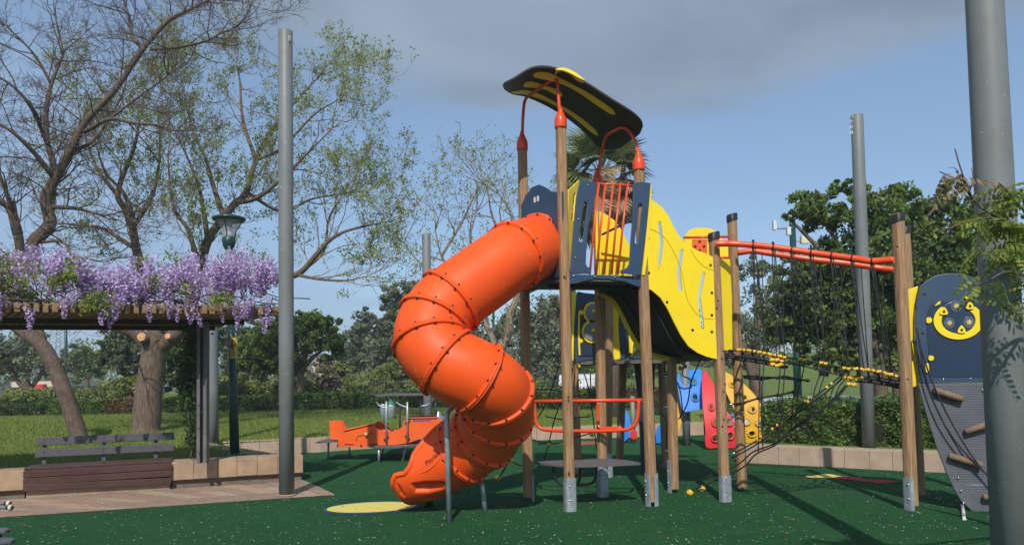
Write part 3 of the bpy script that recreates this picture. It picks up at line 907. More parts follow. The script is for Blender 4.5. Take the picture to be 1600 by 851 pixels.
# yellow end board between the two bridge posts and the tower behind
panel('end_board', [(1123, 404), (1143, 404), (1146, 470), (1147, 547), (1134, 547), (1126, 540), (1122, 470)], P8[:2], (P9.x, P9.y - .42), .02, YELLOW, play, off=-.02, smooth=False)
Yq = 9.9
bkp = panel('end_board', [(1069, 375), (1072, 366), (1079, 358.5), (1088, 356), (1103, 356), (1113, 358), (1121, 365), (1128, 374), (1136, 380), (1144, 384), (1146, 400), (1120, 400), (1095, 396), (1078, 386)], (1, Yq), (3, Yq), .02, YELLOW, play,
      label='small yellow board with round top behind the bridge')
dp = panel('dotted_insert', [(1082, 373), (1105, 373), (1105, 397), (1093, 394), (1082, 386)], (1, Yq - .03), (3, Yq - .03), .015, ORPANEL, bkp, smooth=False)
for x, y in ((1093, 377), (1086.5, 384.5), (1100, 384.5), (1093, 391)): MB().lathe([(.001, -.004), (.018, -.004), (.018, .0)], at(x, y, Yq - .032), 10, (0, 1, 0)).build('finger_hole', BOLT, dp)
for a, b in (((1068, 371), (1141, 369.5)), ((1070, 384), (1104, 402)), ((1120, 402.5), (1142, 402.5))):
    MB().tube([at(*a, 9.2), at(*b, 9.2)], .016, 8).build('short_rail', ORPAINT, play)
z2 = at(1135, 549, 8.8).z
d2 = [P8, P9, Vector((PC.x + .5, PC.y - .4, 0)), Vector((PC.x - .05, PC.y - .1, 0)), P7]
MB().prism([[Vector((p.x, p.y, z2 - .02)) for p in d2]], Vector((0, 0, -.05))).build('deck', PLAT, play)

# ---- far tower: game boards, deck, navy legs
FA, FB = (PD.x, PD.y - .07), (PB.x + .6, PD.y - .07)
gb = panel('game_board', [(899, 462), (903, 455), (912, 457), (930, 459), (950, 462), (950, 560), (935, 560), (915, 562), (901, 566), (897, 562), (897, 510)], FA, FB, .02, NAVY, play, smooth=False)
panel('game_inset', [(908, 478), (915, 476), (949, 474), (949, 556), (906, 556)], FA, FB, .012, NAVYDK, gb, smooth=False, off=.014)
for c, r in (((925.5, 488), 11.5), ((924.5, 518), 13)):
    panel('disc_frame', ell(c, r + 3, r + 5, 24), FA, FB, .012, YELLOW, gb, smooth=False, off=.03)
    dd_ = panel('turning_disc', ell(c, r - .5, r + 1.5, 24), FA, FB, .012, mat('grey_disc', (.20, .21, .24), .4), gb, smooth=False, off=.045)
    panel('disc_knob', ell((c[0] + 2, c[1] - 2), 3, 3, 10), FA, FB, .014, YELLOW, gb, smooth=False, off=.062)
panel('game_handle', [(903.5, 487), (907, 484), (912, 487), (910, 491), (906, 492), (906, 528), (911, 531), (910, 535), (906, 536), (907, 555), (904, 555), (902.5, 520)], FA, FB, .012, YELLOW, gb, smooth=False, off=.03)
panel('edge_board', [(893, 456), (901, 455), (897, 510), (896, 563), (893, 563)], FA, FB, .02, YELLOW, play, smooth=False, off=.01)
panel('edge_board', [(957, 478), (966, 478), (966, 515), (968, 545), (969, 560), (960, 562), (958, 556)], FA, FB, .02, YELLOW, play, smooth=False, off=.03)
panel('side_board', [(964, 478), (975, 484), (985, 505), (990, 530), (986, 555), (975, 560), (969, 560), (966, 520)], FA, FB, .02, NAVY, play, smooth=False, off=.0)
panel('edge_board', [(982, 518), (988, 520), (989, 530), (992, 533), (989, 536), (988, 552), (982, 551)], FA, FB, .014, YELLOW, play, smooth=False, off=.04)
panel('edge_board', [(976, 506), (979, 507), (984, 519), (982, 521), (976, 512)], FA, FB, .014, ORPANEL, play, smooth=False, off=.05)
zt = at(960, 563, PD.y).z
MB().prism([[Vector((x, y, zt)) for x, y in ((PD.x, PD.y - .1), (2.45, PD.y - .1), (2.75, 11.9), (PD.x, 12.0))]], Vector((0, 0, -.05))).build('deck', PLAT, play)
for ptx in ([(995, 556, 5), (999, 600, 4), (1004, 665, 4), (1007, 720, 4.5), (1008, 732, 5)], [(1016, 556, 9), (1018, 585, 5), (1019, 640, 3.2), (1022, 700, 3.6), (1024, 732, 4.5)]):
    Y_ = 11.4
    L_ = [(x - w, y) for x, y, w in ptx]; R_ = [(x + w, y) for x, y, w in ptx][::-1]
    panel('navy_leg', L_ + R_, (0, Y_), (4, Y_), .09, NAVYDK, play, smooth=False)

# ---- guard rails and seat between the tower posts
G1 = lambda x, y: onp(x, y, P3[:2], P2[:2], -.0)
loop = [G1(*p) for p in ((834, 626), (836, 645), (837, 656), (841, 665), (850, 670.5), (880, 672.5), (925, 673), (970, 671.5), (983, 669), (992, 663), (996, 652), (997.5, 640), (998, 625))]
MB().tube(crom(loop, 5), .021, 10).build('guard_rail', ORPAINT, play)
MB().tube([G1(833, 626.5), G1(1003, 624.5)], .021, 10).build('guard_rail', ORPAINT, play)
MB().tube(crom([at(934.5, 625, 8.85), at(934, 655, 8.85), at(936, 666, 8.83), at(945, 668.5, 8.8), at(972, 668, 8.7)], 5), .019, 10).build('guard_rail', ORPAINT, play)
seat = [gr(833, 721, .48), gr(860, 724.5, .48), gr(890, 727, .48), gr(945, 725.5, .48), gr(1001, 722.5, .48), gr(985, 718.8, .48), gr(962, 716.6, .48), gr(942, 715.8, .48), gr(925, 716.2, .48), gr(905, 718, .48), gr(860, 719, .48)]
st = MB().prism([seat], Vector((0, 0, -.022))).build('seat_platform', PLAT, play)
for pts in (((864, 728), (866, 742), (872, 753), (882, 757), (898, 757), (905, 750), (907, 728)), ((901, 757), (920, 756), (928, 751), (931, 742), (932, 728))):
    MB().tube(crom([at(x, y, 8.45) for x, y in pts], 5), .016, 8).build('seat_bracket', BLACKP, st)

# ---- tube slide
tube = bpy.data.objects.new('tube_slide', None)
_m0 = onp(843, 386, P3[:2], P1[:2], .075)
TC = [(843, 386, _m0.y), (803, 400, 7.98), (748, 438, 7.76), (704, 470, 7.62), (680, 498, 7.52), (672, 533, 7.40), (698, 565, 7.30), (747, 590, 7.32), (777, 615, 7.52), (777, 650, 7.80), (754, 682, 8.02), (722, 704, 8.15)]
path = crom([at(*p) for p in TC], 12)
def arc(pa):
    s = [0]
    for a, b in zip(pa, pa[1:]): s.append(s[-1] + (b - a).length)
    return s
RT = .360
SA = arc(path)
class Sweep:
    pass
fr_ = []
u = Vector((0, 0, 1))
for i, p in enumerate(path):
    t = (path[min(i + 1, len(path) - 1)] - path[max(i - 1, 0)]).normalized()
    if i == 0: t = (Vector((-.83, -.50, -.22)).normalized() * .5 + t * .5).normalized()
    u = Vector((0, 0, 1)); u = (u - t * u.dot(t)).normalized(); w = t.cross(u)
    fr_.append((p, t, u, w))
fi = [0, 12, 36, 48, 60, 72, 84, 96, 108, 120, 132]
first = None
def ringpts(k, r, n=40): 
    p, t, u, w = fr_[k]
    return [p + u * (math.cos(2 * math.pi * a / n) * r) + w * (math.sin(2 * math.pi * a / n) * r) for a in range(n)]
slide_root = None
for a, b in zip(fi, fi[1:]):
    n = 40; vs = []; fs = []; ks = list(range(a, b + 1, 2))
    for lay, r in ((0, RT), (1, RT - .012)):
        for j, k in enumerate(ks):
            f = j / (len(ks) - 1); bul = .004 * math.sin(math.pi * f)
            vs += ringpts(k, r + bul)
    m_ = len(ks) * n
    for j in range(len(ks) - 1):
        for c in range(n):
            c2 = (c + 1) % n
            q = (j * n + c, j * n + c2, (j + 1) * n + c2, (j + 1) * n + c)
            fs.append(q); fs.append(tuple(i + m_ for i in q[::-1]))
    if slide_root is None:
        slide_root = MB().add(vs, fs, True).build('tube_slide', ORANGE, play, label='orange spiral tube slide')
    else:
        MB().add(vs, fs, True).build('slide_section', ORANGE, slide_root)
bolts = MB()
for k in fi:
    p, t, u, w = fr_[k]
    n = 44; vs = []; fs = []
    prof = [(RT - .004, -.024), (RT + .026, -.024), (RT + .034, -.017), (RT + .034, -.003), (RT + .026, 0), (RT + .026, .002), (RT + .034, .004), (RT + .034, .017), (RT + .026, .024), (RT - .004, .024)]
    MB().lathe(prof, p, n, t).build('flange', ORANGE, slide_root)
    for q in range(13):
        a = 2 * math.pi * (q + .5) / 13
        c = p + u * (math.cos(a) * (RT + .022)) + w * (math.sin(a) * (RT + .022))
        for s_ in (-.028, .028): bolts.ball(c + t * s_, .0145, 6)
bolts.build('bolts', BOLT, slide_root, kind='stuff')
# exit chute: hood cut back, open trough with thick rolled rim
ex_c = [at(722, 704, 8.15), at(698, 716, 8.21), at(672, 727, 8.27), at(655, 732, 8.30), at(641, 735, 8.33), at(630, 736, 8.35)]
EP = crom(ex_c, 14); n = 120; vs = []; NE = len(EP)
rim = [[], []]
def ex_pt(i, th, r):
    p = EP[i]; t = (EP[min(i + 1, NE - 1)] - EP[max(i - 1, 0)]).normalized()
    if i == 0: t = fr_[-1][1]
    u = Vector((0, 0, 1)); u = (u - t * u.dot(t)).normalized(); w = t.cross(u)
    return p - u * (math.cos(th) * r) + w * (math.sin(th) * r)
def proj_(p):
    q = CAMROT.transposed() @ (p - EYE)
    return (W / 2 + FPX * q.x / -q.z, PCY - FPX * q.y / -q.z)
def p_axis(i): return EP[i]
def pdist(x, y, poly):
    """distance inside a convex outline, negative outside"""
    m = 1e9; n_ = len(poly); sg = 0
    for i in range(n_):
        a, b = poly[i], poly[(i + 1) % n_]; L = math.hypot(b[0] - a[0], b[1] - a[1])
        d = ((b[0] - a[0]) * (y - a[1]) - (b[1] - a[1]) * (x - a[0])) / L
        m = min(m, d)
    return m
EXH = [([(641, 754), (664, 751), (692, 751), (700, 756), (692, 763), (670, 768), (648, 768)], .085),
       ([(618, 752), (625, 756), (635, 773), (632, 777), (624, 770)], .055),
       ([(652, 775), (680, 773), (702, 768), (706, 772), (690, 778), (662, 781)], .05)]
rows = []
for i in range(NE):
    f = i / (NE - 1)
    if f < .62: tm = math.pi * (1 - .50 * (f / .62) ** .75)
    else: tm = math.pi * .50
    if i == 0: tm = math.pi * .999
    r = RT * (1 + .02 * f)
    if f > .82: tm *= math.sqrt(max(0, 1 - ((f - .82) / .18) ** 2)) * .42 + .58
    row = []
    for k in range(n + 1):
        th = -tm + 2 * tm * k / n
        rr = r
        q = ex_pt(i, th, rr)
        # the trough floor lifts into a rounded lip at the very end
        if f > .8: q.z += .12 * ((f - .8) / .2) ** 2.5 * max(0, math.cos(th))
        # moulded hollows in the near side wall
        if th < 0 or th > 0:
            qx, qy = proj_(q)
            near_side = (q - p_axis(i)).dot(EYE - q) > 0
            if near_side:
                for poly, dp_ in EXH:
                    dd_ = pdist(qx, qy, poly)
                    if dd_ > 0: q = q + (p_axis(i) - q).normalized() * dp_ * smooth01(dd_ / 3.0)
        row.append(q)
    rows.append(row); rim[0].append(row[0]); rim[1].append(row[-1])
vs = [p for r in rows for p in r]
fs = [(i * (n + 1) + k, i * (n + 1) + k + 1, (i + 1) * (n + 1) + k + 1, (i + 1) * (n + 1) + k) for i in range(NE - 1) for k in range(n)]
exo = MB().add(vs, fs, True).build('slide_exit', ORANGE, slide_root, fix=True)
sd = exo.modifiers.new('solid', 'SOLIDIFY'); sd.thickness = .02; sd.offset = 0
edge = rim[0][1:] + rows[-1][1:-1] + rim[1][1:][::-1]
MB().tube(edge, .030, 10).build('exit_rim', ORANGE, exo)
tree_b = BVHTree.FromPolygons([tuple(v) for v in vs], fs)
def drape(px, py, lift):
    d = ray(px, py); h = tree_b.ray_cast(EYE, d)
    return (h[0] - d * lift) if h[0] else None
# moulded ribs of the exit
for pts in ([(700, 668), (692, 690), (700, 712), (716, 732), (736, 744)], [(643, 742), (665, 735), (682, 722), (694, 704)]):
    q = [drape(p.x, p.y, .002) for p in crom([Vector(p) for p in pts], 5)]
    q = [p for p in q if p]
    if len(q) > 3:
        rr = [.004 + .014 * math.sin(math.pi * i / (len(q) - 1)) for i in range(len(q))]
        MB().tube(q, rr, 8).build('moulded_rib', ORANGE, exo)
# maker's lettering on the exit, laid on the moulded surface
tcu = bpy.data.curves.new('maker_lettering', 'FONT'); tcu.body = 'Playdale'; tcu.size = 1; tcu.resolution_u = 2; tcu.offset = .012; tcu.shear = .2
tmp = bpy.data.objects.new('lettering_source', tcu); COL.objects.link(tmp)
dg = bpy.context.evaluated_depsgraph_get(); me_ = bpy.data.meshes.new_from_object(tmp.evaluated_get(dg))
bpy.data.objects.remove(tmp); 
xs = [v.co.x for v in me_.vertices]; xr = max(xs)
a0 = Vector((666, 727)); dvec = Vector((23.0, -19.5)); up_ = Vector((-.62, -.78))
import bmesh
bm = bmesh.new(); bm.from_mesh(me_)
for v in bm.verts:
    px = a0 + dvec * (v.co.x / xr) + up_ * (v.co.y * 9.0)
    q = drape(px.x, px.y, .016)
    v.co = q if q else at(px.x, px.y, 7.75)
me2 = bpy.data.meshes.new('maker_lettering'); bm.to_mesh(me2); bm.free(); me2.materials.append(BOLT)
lt = bpy.data.objects.new('maker_lettering', me2); COL.objects.link(lt); lt.parent = exo
# steel legs of the slide
l1 = gr(702, 815); l2 = gr(758, 797)
MB().tube([Vector((l1.x, l1.y, 0)), at(698, 652, l1.y), at(699, 645, l1.y + .01), at(703, 639, l1.y + .04), at(713, 632, l1.y + .10), at(720, 630, l1.y + .2)], [.028] * 3 + [.024, .02, .016], 14).build('slide_leg', GALV, slide_root)
MB().tube([Vector((l2.x, l2.y, 0)), at(754, 762, l2.y), at(753, 757, l2.y + .01), at(748, 752, l2.y + .04), at(737, 748, l2.y + .08)], [.029] * 3 + [.026, .012], 14).build('slide_leg', GALV, slide_root)
MB().tube([gr(670, 788), at(670, 775, 8.2)], .05, 10).build('slide_leg', BLACKP, slide_root)

# ---- rope bridge with its orange hand tubes
tA = crom([at(x, y, Y) for x, y, Y in ((1118, 381, 8.42), (1130, 380.5, 8.40), (1150, 381, 8.38), (1200, 385, 8.26), (1270, 395, 8.08), (1330, 403, 7.90), (1358, 407.5, 7.80), (1378, 407, 7.74), (1397, 406, 7.66))], 5)
tB = crom([at(x, y, Y) for x, y, Y in ((1152, 395, 9.05), (1176, 392, 9.0), (1205, 396, 8.95), (1260, 404, 8.85), (1320, 411, 8.7), (1370, 418, 8.6), (1396, 421, 8.52))], 5)
hA = MB().tube(tA, .036, 12).build('hand_tube', ORPAINT, play)
hB = MB().tube(tB, .036, 12).build('hand_tube', ORPAINT, play)
def nearest_x(pts, px):
    best = None
    for a, b in zip(pts, pts[1:]):
        pass
    return None
def proj(p):
    q = CAMROT.transposed() @ (p - EYE)
    return (W / 2 + FPX * q.x / -q.z, PCY - FPX * q.y / -q.z)
def on_line(pts, px):
    for a, b in zip(pts, pts[1:]):
        xa, xb = proj(a)[0], proj(b)[0]
        if xa <= px <= xb: return a.lerp(b, (px - xa) / max(1e-6, xb - xa))
    return pts[-1] if px > proj(pts[-1])[0] else pts[0]
fN = crom([at(x, y, Y) for x, y, Y in ((1138, 547, 8.5), (1165, 548, 8.4), (1185, 551, 8.33), (1217, 557, 8.25), (1250, 561, 8.16), (1290, 568, 8.05), (1325, 576, 7.95), (1350, 578, 7.88), (1380, 583, 7.80), (1407, 591, 7.72))], 5)
fF = crom([at(x, y, Y) for x, y, Y in ((1160, 552, 9.0), (1190, 557, 8.98), (1230, 566, 8.9), (1270, 575, 8.82), (1320, 587, 8.7), (1360, 588, 8.6), (1412, 596, 8.5))], 5)
dU = crom([at(x, y, Y) for x, y, Y in ((1141, 711, 8.75), (1174, 693, 8.6), (1203, 673, 8.48), (1233, 648, 8.36), (1288, 608, 8.14), (1320, 581, 8.02))], 4)
anc = gr(1078, 773); anc2 = gr(1097, 767)
dL = crom([anc + Vector((0, 0, .05)), at(1154, 734, 8.62), at(1181, 709, 8.5), at(1211, 695, 8.36), at(1236, 673, 8.26), at(1298, 630, 8.06), at(1325, 601, 7.98)], 4)
dL2 = [p + Vector((.0, .03 + .25 * max(0, 1 - i / 12), .012)) for i, p in enumerate(dL)]; dL2[0] = anc2 + Vector((0, 0, .05))
net = MB()
def rope(pts, r=.0085, sag=0, n=5, mb=None): (mb or net).tube(pts, r, n, smooth=True)
nroot = MB().tube(fN, .012, 6).build('rope_bridge', BLACKR, play, label='black rope net bridge with yellow connectors')
for f, nm in ((fF, 'edge_rope'), ([p + Vector((0, .0, -.06)) for p in fN[:22]], 'edge_rope'), (dU, 'diagonal_rope'), ([p + Vector((.02, .02, -.035)) for p in dU], 'diagonal_rope'), (dL, 'diagonal_rope'), (dL2, 'diagonal_rope')):
    MB().tube(f, .0095, 6).build(nm, BLACKR, nroot)
cmesh = None
def inst(src, parent, M):
    """another object on the same mesh, placed by the matrix M in world space"""
    o = src.copy(); COL.objects.link(o); o.parent = parent
    o.matrix_parent_inverse = Matrix.Translation(-wloc(parent)); o.matrix_basis = M
    return o
def dirM(p, d, sc=(1, 1, 1)):
    q = Vector(d).normalized().to_track_quat('X', 'Z')
    return Matrix.Translation(p) @ q.to_matrix().to_4x4() @ Matrix.Diagonal((*sc, 1))
def connector(p, d=Vector((1, 0, -.1)), L=.05, r=.017, parent=None):
    global cmesh
    if cmesh is None:
        cmesh = MB().tube([(-.5, 0, 0), (-.42, 0, 0), (.42, 0, 0), (.5, 0, 0)], [.8, 1, 1, .8], 8).build('connector', YCONN, nroot)
        cmesh.matrix_basis = dirM(p, d, (L, r, r)); return
    inst(cmesh, parent or nroot, dirM(p, d, (L, r, r)))
tops = [(1177, 387), (1208, 391), (1237, 395), (1267, 399), (1299, 404), (1331, 408), (1362, 412)]
mids = [1187, 1219, 1250, 1283, 1319, 1350, 1385]
lows = [1183, 1207, 1234, 1262, 1292, None, None]
for (tx, ty), mx_, lx in zip(tops, mids, lows):
    for off in (0, 7):
        a = on_line(tA, tx + (3 if off else -2)); mpt = on_line(fN, mx_ + off)
        a = a + Vector((0, 0, -.03))
        pts = [a, a.lerp(mpt, .5) + Vector((RNG.uniform(-.02, .02), 0, 0)), mpt]
        if lx:
            q = on_line(dU, lx + off) if lx < 1300 else on_line(dL, lx)
            q2 = on_line(dL, lx + off + 2)
            pts += [mpt.lerp(q2, .5) + Vector((RNG.uniform(-.03, .01), 0, 0)), q2]
            connector(on_line(dU, lx + off), Vector((1, 0, .5)), .03, .017)
        rope(crom(pts, 4), .0065)
        connector(mpt, Vector((1, 0, -.1)), .045)
    # wraps on both hand tubes and the far row of ropes
    for tb, m0, off in ((tB, fF, 0),):
        bx = tx + 2; a = on_line(tb, bx); q = on_line(m0, mx_ - 6)
        rope(crom([a, a.lerp(q, .5) + Vector((RNG.uniform(-.02, .02), 0, 0)), q], 4), .006)
        rope(crom([a + Vector((.09, 0, 0)), q + Vector((.10, 0, .05))], 4), .006)
for (tx, ty) in tops:
    for tb in (tA, tB):
        c = on_line(tb, tx); d = (on_line(tb, tx + 6) - c).normalized()
        MB().tube([c - d * .009, c + d * .009], .043, 12).tube([c + Vector((0, 0, .02)), c + Vector((0, 0, .06))], .016, 8).build('tube_wrap', BLACKR, nroot)
# cross ropes of the hanging net
for pts in ([(1161, 587, 8.9), (1183, 588, 8.5), (1215, 590, 8.35), (1250, 593, 8.25), (1262, 594, 8.2)], [(1143, 631, 8.8), (1162, 629, 8.6), (1185, 622, 8.5), (1215, 617, 8.36), (1240, 612, 8.3)],
            [(1163, 590, 8.95), (1190, 592, 8.6), (1225, 588, 8.4), (1248, 593, 8.3)]):
    rope(crom([at(*p) for p in pts], 4), .012)
    for p in pts[1:]: MB().ball(at(*p), .022, 8, (1.2, 1, 1)).build('knot', BLACKR, nroot)
# floor mesh of the bridge
for f in [i / 16 for i in range(17)]:
    xN = 1142 + f * 262
    if .28 < f < .66: continue
    a = on_line(fN, xN); b = on_line(fF, xN + 12)
    rope([a, a.lerp(b, .5) + Vector((0, 0, -.09)), b], .012)
for v in (.25, .5, .75):
    for (i0, i1) in ((1142, 1222), (1330, 1406)):
        pts = []
        for k in range(6):
            x = i0 + (i1 - i0) * k / 5; a = on_line(fN, x); b = on_line(fF, x + 12); p = a.lerp(b, v); p.z -= .09 * (1 - abs(v - .5) * 2) ** .5
            pts.append(p)
        rope(pts, .016)
for x0, x1, k in ((1150, 1222, 9), (1332, 1404, 8)):
    for i in range(k):
        x = x0 + (x1 - x0) * (i + .5) / k; c = on_line(fN, x); d = (on_line(fN, x + 4) - c)
        connector(c + Vector((0, -.012, .008)), d + Vector((0, RNG.uniform(-.01, .01), RNG.uniform(-.008, .008))), .030 if i % 2 else .050, .018)
for x, y in ((1206, 562), (1214, 562), (1222, 564), (1207, 569), (1214, 571), (1221, 569), (1322, 590), (1330, 590), (1326, 600), (1334, 601), (1339, 592), (1345, 591)):
    connector(at(x, y, 8.25 if x < 1300 else 8.0), Vector((1, .2, .1)), .055, .021)
net.build('net_rope', BLACKR, nroot)
for p in (anc, anc2):
    MB().ball(p + Vector((0, 0, .03)), .045, 12, (1, 1, .9)).build('ground_anchor', YCONN, nroot)
MB().tube([anc + Vector((.03, 0, .05)), on_line(dL, 1098)], .011, 6).build('shackle', STEEL, nroot)
MB().tube([at(1141, 711, 8.74), at(1148, 707, 8.70)], .012, 6).build('shackle', STEEL, nroot)
MB().tube([at(1135, 632, 8.74), at(1146, 631, 8.70)], .012, 6).build('shackle', STEEL, nroot)
# ladder net on the left and behind the tower
ln = MB(); lcp = []
def lrope(pts, r=.009): ln.tube(crom([at(*p) for p in pts], 4), r, 5)
anL = gr(778, 749)
lrope([(779, 746, 10.5), (797, 718, 10.4), (822, 680, 10.35), (848, 640, 10.3), (868, 590, 10.3), (880, 545, 10.4), (893, 500, 10.6)])
lrope([(850, 718, 10.2), (858, 690, 10.3), (868, 650, 10.3), (888, 600, 10.3), (896, 570, 10.4), (898, 535, 10.6)])
lrope([(905, 567, 10.6), (915, 590, 10.5), (922, 620, 10.4), (927, 655, 10.3), (932, 700, 10.2), (936, 716, 10.2)])
lrope([(897, 560, 10.6), (893, 600, 10.5), (895, 650, 10.4), (898, 716, 10.2)])
lrope([(797, 718, 10.4), (812, 726, 10.3), (836, 727, 10.3)])
lrope([(840, 693, 10.3), (870, 692, 10.3), (895, 684, 10.3), (925, 676, 10.3)])
lrope([(826, 684, 10.3), (845, 690, 10.3), (862, 690, 10.3)])
lrope([(835, 608, 10.4), (868, 609, 10.4), (895, 618, 10.4), (916, 616, 10.4)])
lrope([(852, 650, 10.4), (880, 655, 10.4), (903, 652, 10.4), (922, 650, 10.4)])
lrope([(862, 575, 10.4), (880, 572, 10.4), (905, 565, 10.5), (936, 560, 10.6)])
for x, y in ((801, 719), (866, 577), (850, 618), (904, 572), (914, 612), (921, 648), (925, 679), (857, 694), (838, 652)): lcp.append(at(x, y, 10.3))
nl = ln.build('climbing_net', BLACKR, play)
for p_ in lcp: connector(p_, Vector((1, 0, -.5)), .05, .028, nl)
MB().ball(anL + Vector((0, 0, .03)), .05, 10, (1.2, 1, .7)).build('ground_anchor', YCONN, nl)
MB().tube([anL + Vector((.02, 0, .04)), at(790, 730, 10.45)], .011, 6).build('shackle', STEEL, nl)
ln = MB(); lcp = []
lrope([(1033, 565, 10.6), (1046, 590, 10.4), (1060, 600, 10.2), (1066, 640, 10.2), (1060, 655, 10.2)])
lrope([(1095, 560, 9.6), (1082, 590, 9.7), (1078, 605, 9.7), (1074, 630, 9.7), (1062, 652, 9.8)])
lrope([(1072, 562, 9.8), (1066, 585, 9.8), (1078, 592, 9.8), (1080, 606, 9.8)])
lrope([(1060, 603, 9.8), (1068, 607, 9.8), (1078, 605, 9.8)])
lrope([(1030, 640, 10.6), (1042, 660, 10.6), (1040, 700, 10.6)])
for x, y in ((1066, 566), (1070, 572), (1063, 575)): lcp.append(at(x, y, 9.75))
nl2 = ln.build('climbing_net', BLACKR, play)
for p_ in lcp: connector(p_, Vector((1, 0, -.5)), .05, .026, nl2)
for x, y in ((1040, 588), (1040, 636), (1042, 705)): MB().ball(at(x, y, 10.9), .03, 8).build('shackle', STEEL, nl2)

# ---- climbing board with the gear game on the right
CA, CB = (P10.x + .08, P10.y + .0), (P10.x + 1.0, P10.y - .22)
cb = panel('climbing_board', [(1434, 597), (1500, 598), (1570, 599), (1572, 700), (1572, 806), (1556, 808), (1538, 806), (1518, 797), (1502, 782), (1490, 762), (1478, 735), (1464, 700), (1450, 655), (1440, 620)],
      CA, CB, .025, GREYP, play, smooth=False)
blu = [(1436, 597), (1433, 560), (1430, 520), (1430, 490), (1432, 468), (1436, 448), (1448, 438), (1462, 430), (1480, 427), (1500, 427), (1518, 432), (1532, 437), (1548, 452), (1552, 500), (1552, 560), (1550, 597)]
gb2 = panel('game_board', blu, CA, CB, .022, NAVY, play, smooth=False, off=.012)
panel('game_inset', [(1447, 505), (1452, 480), (1465, 472), (1500, 470), (1528, 475), (1540, 490), (1541, 540), (1537, 585), (1530, 588), (1460, 588), (1454, 582)], CA, CB, .008, NAVYDK, gb2, smooth=True, off=.018)
def arc_band(c, r0, r1, sx, a0, a1, k=26):
    o_ = [Vector((c[0] + math.cos(a0 + (a1 - a0) * i / k) * r1 * sx, c[1] + math.sin(a0 + (a1 - a0) * i / k) * r1)) for i in range(k + 1)]
    i_ = [Vector((c[0] + math.cos(a0 + (a1 - a0) * i / k) * r0 * sx, c[1] + math.sin(a0 + (a1 - a0) * i / k) * r0)) for i in range(k, -1, -1)]
    return o_ + i_
c0 = (1496, 501)
panel('game_disc', ell((1496, 499), 32, 29, 30), CA, CB, .008, mat('game_disc_navy', (.018, .04, .085), .3), gb2, smooth=False, off=.024)
panel('game_ring', arc_band(c0, 20, 29.5, 1.32, R(-48), R(228)), CA, CB, .012, YELLOW, gb2, smooth=False, off=.034)
def star(c, r, k=7):
    return [Vector((c[0] + math.cos(math.pi * i / k) * (r if i % 2 else r * .5), c[1] + math.sin(math.pi * i / k) * (r if i % 2 else r * .5))) for i in range(2 * k)]
for c, r in (((1492.5, 478.5), 6), ((1482, 505), 5.5), ((1512.5, 503.5), 6)):
    panel('gear_plate', ell(c, r + 3.5, r + 3.5, 14), CA, CB, .006, mat('clear_plate', (.075, .10, .14), .15), gb2, smooth=False, off=.030)
    panel('gear', star(c, r), CA, CB, .008, mat('pale_yellow_plastic', (.60, .46, .14), .5), gb2, smooth=False, off=.038)
for c in ((1472.5, 487), (1513, 478.5), (1500, 515.5)):
    tri = [Vector((c[0] + math.cos(a) * rr, c[1] + math.sin(a) * rr)) for a, rr in ((R(-90 + 60 * i), 7 if i % 2 == 0 else 5) for i in range(6))]
    panel('game_knob', tri, CA, CB, .012, YELLOW, gb2, smooth=True, off=.050)
    panel('knob_bolt', ell(c, 2.2, 2.2, 10), CA, CB, .006, BOLT, gb2, smooth=False, off=.056)
for pts in ([(1459, 478), (1466, 471), (1468, 472), (1467, 475)], [(1507, 463.5), (1521, 467), (1521, 470), (1507, 466.5)], [(1446.5, 497), (1452, 496), (1455, 500), (1452, 504.5), (1446.5, 504)],
            [(1450, 556), (1455, 555.5), (1458, 559), (1455, 563), (1450, 562)], [(1444, 569), (1449, 568), (1450, 580), (1446, 581)]):
    panel('game_piece', pts, CA, CB, .010, YELLOW, gb2, smooth=True, off=.034)
bs = MB()
for x, y in ((1444.5, 459), (1441, 520), (1538.5, 490), (1541, 555)): bs.ball(onp(x, y, CA, CB, .014), .014, 8, (1, .6, 1))
bs.build('bolts', BOLT, gb2, kind='stuff')
bs = MB()
for x, y in ((1473.5, 592), (1516, 591), (1535, 609), (1497, 746), (1501, 766), (1505, 785)): bs.ball(onp(x, y, CA, CB, .014), .011, 7, (1, .6, 1))
bs.build('bolts', STEEL, cb, kind='stuff')
for a, b, r in (((1457, 609), (1501, 623), .034), ((1507, 673), (1556, 657), .034), ((1482, 711), (1530, 725), .034), ((1535, 775), (1570, 774), .034)):
    pa, pb = onp(*a, CA, CB, .045), onp(*b, CA, CB, .055); d = (pb - pa).normalized()
    MB().tube([pa - d * .012, pa, pa.lerp(pb, .5), pb, pb + d * .012], [.02, r, r * 1.04, r, .02], 12).build('log_grip', WOODGREY, cb)
for a in (((1428, 512), (1436, 548), (1452, 595), (1480, 655), (1515, 712), (1560, 768)), ((1429, 512), (1440, 580), (1460, 640), (1490, 690), (1535, 738), (1572, 776))):
    MB().tube(crom([onp(x, y, CA, CB, .09) for x, y in a], 5), .008, 6).build('pull_rope', BLACKR, cb)
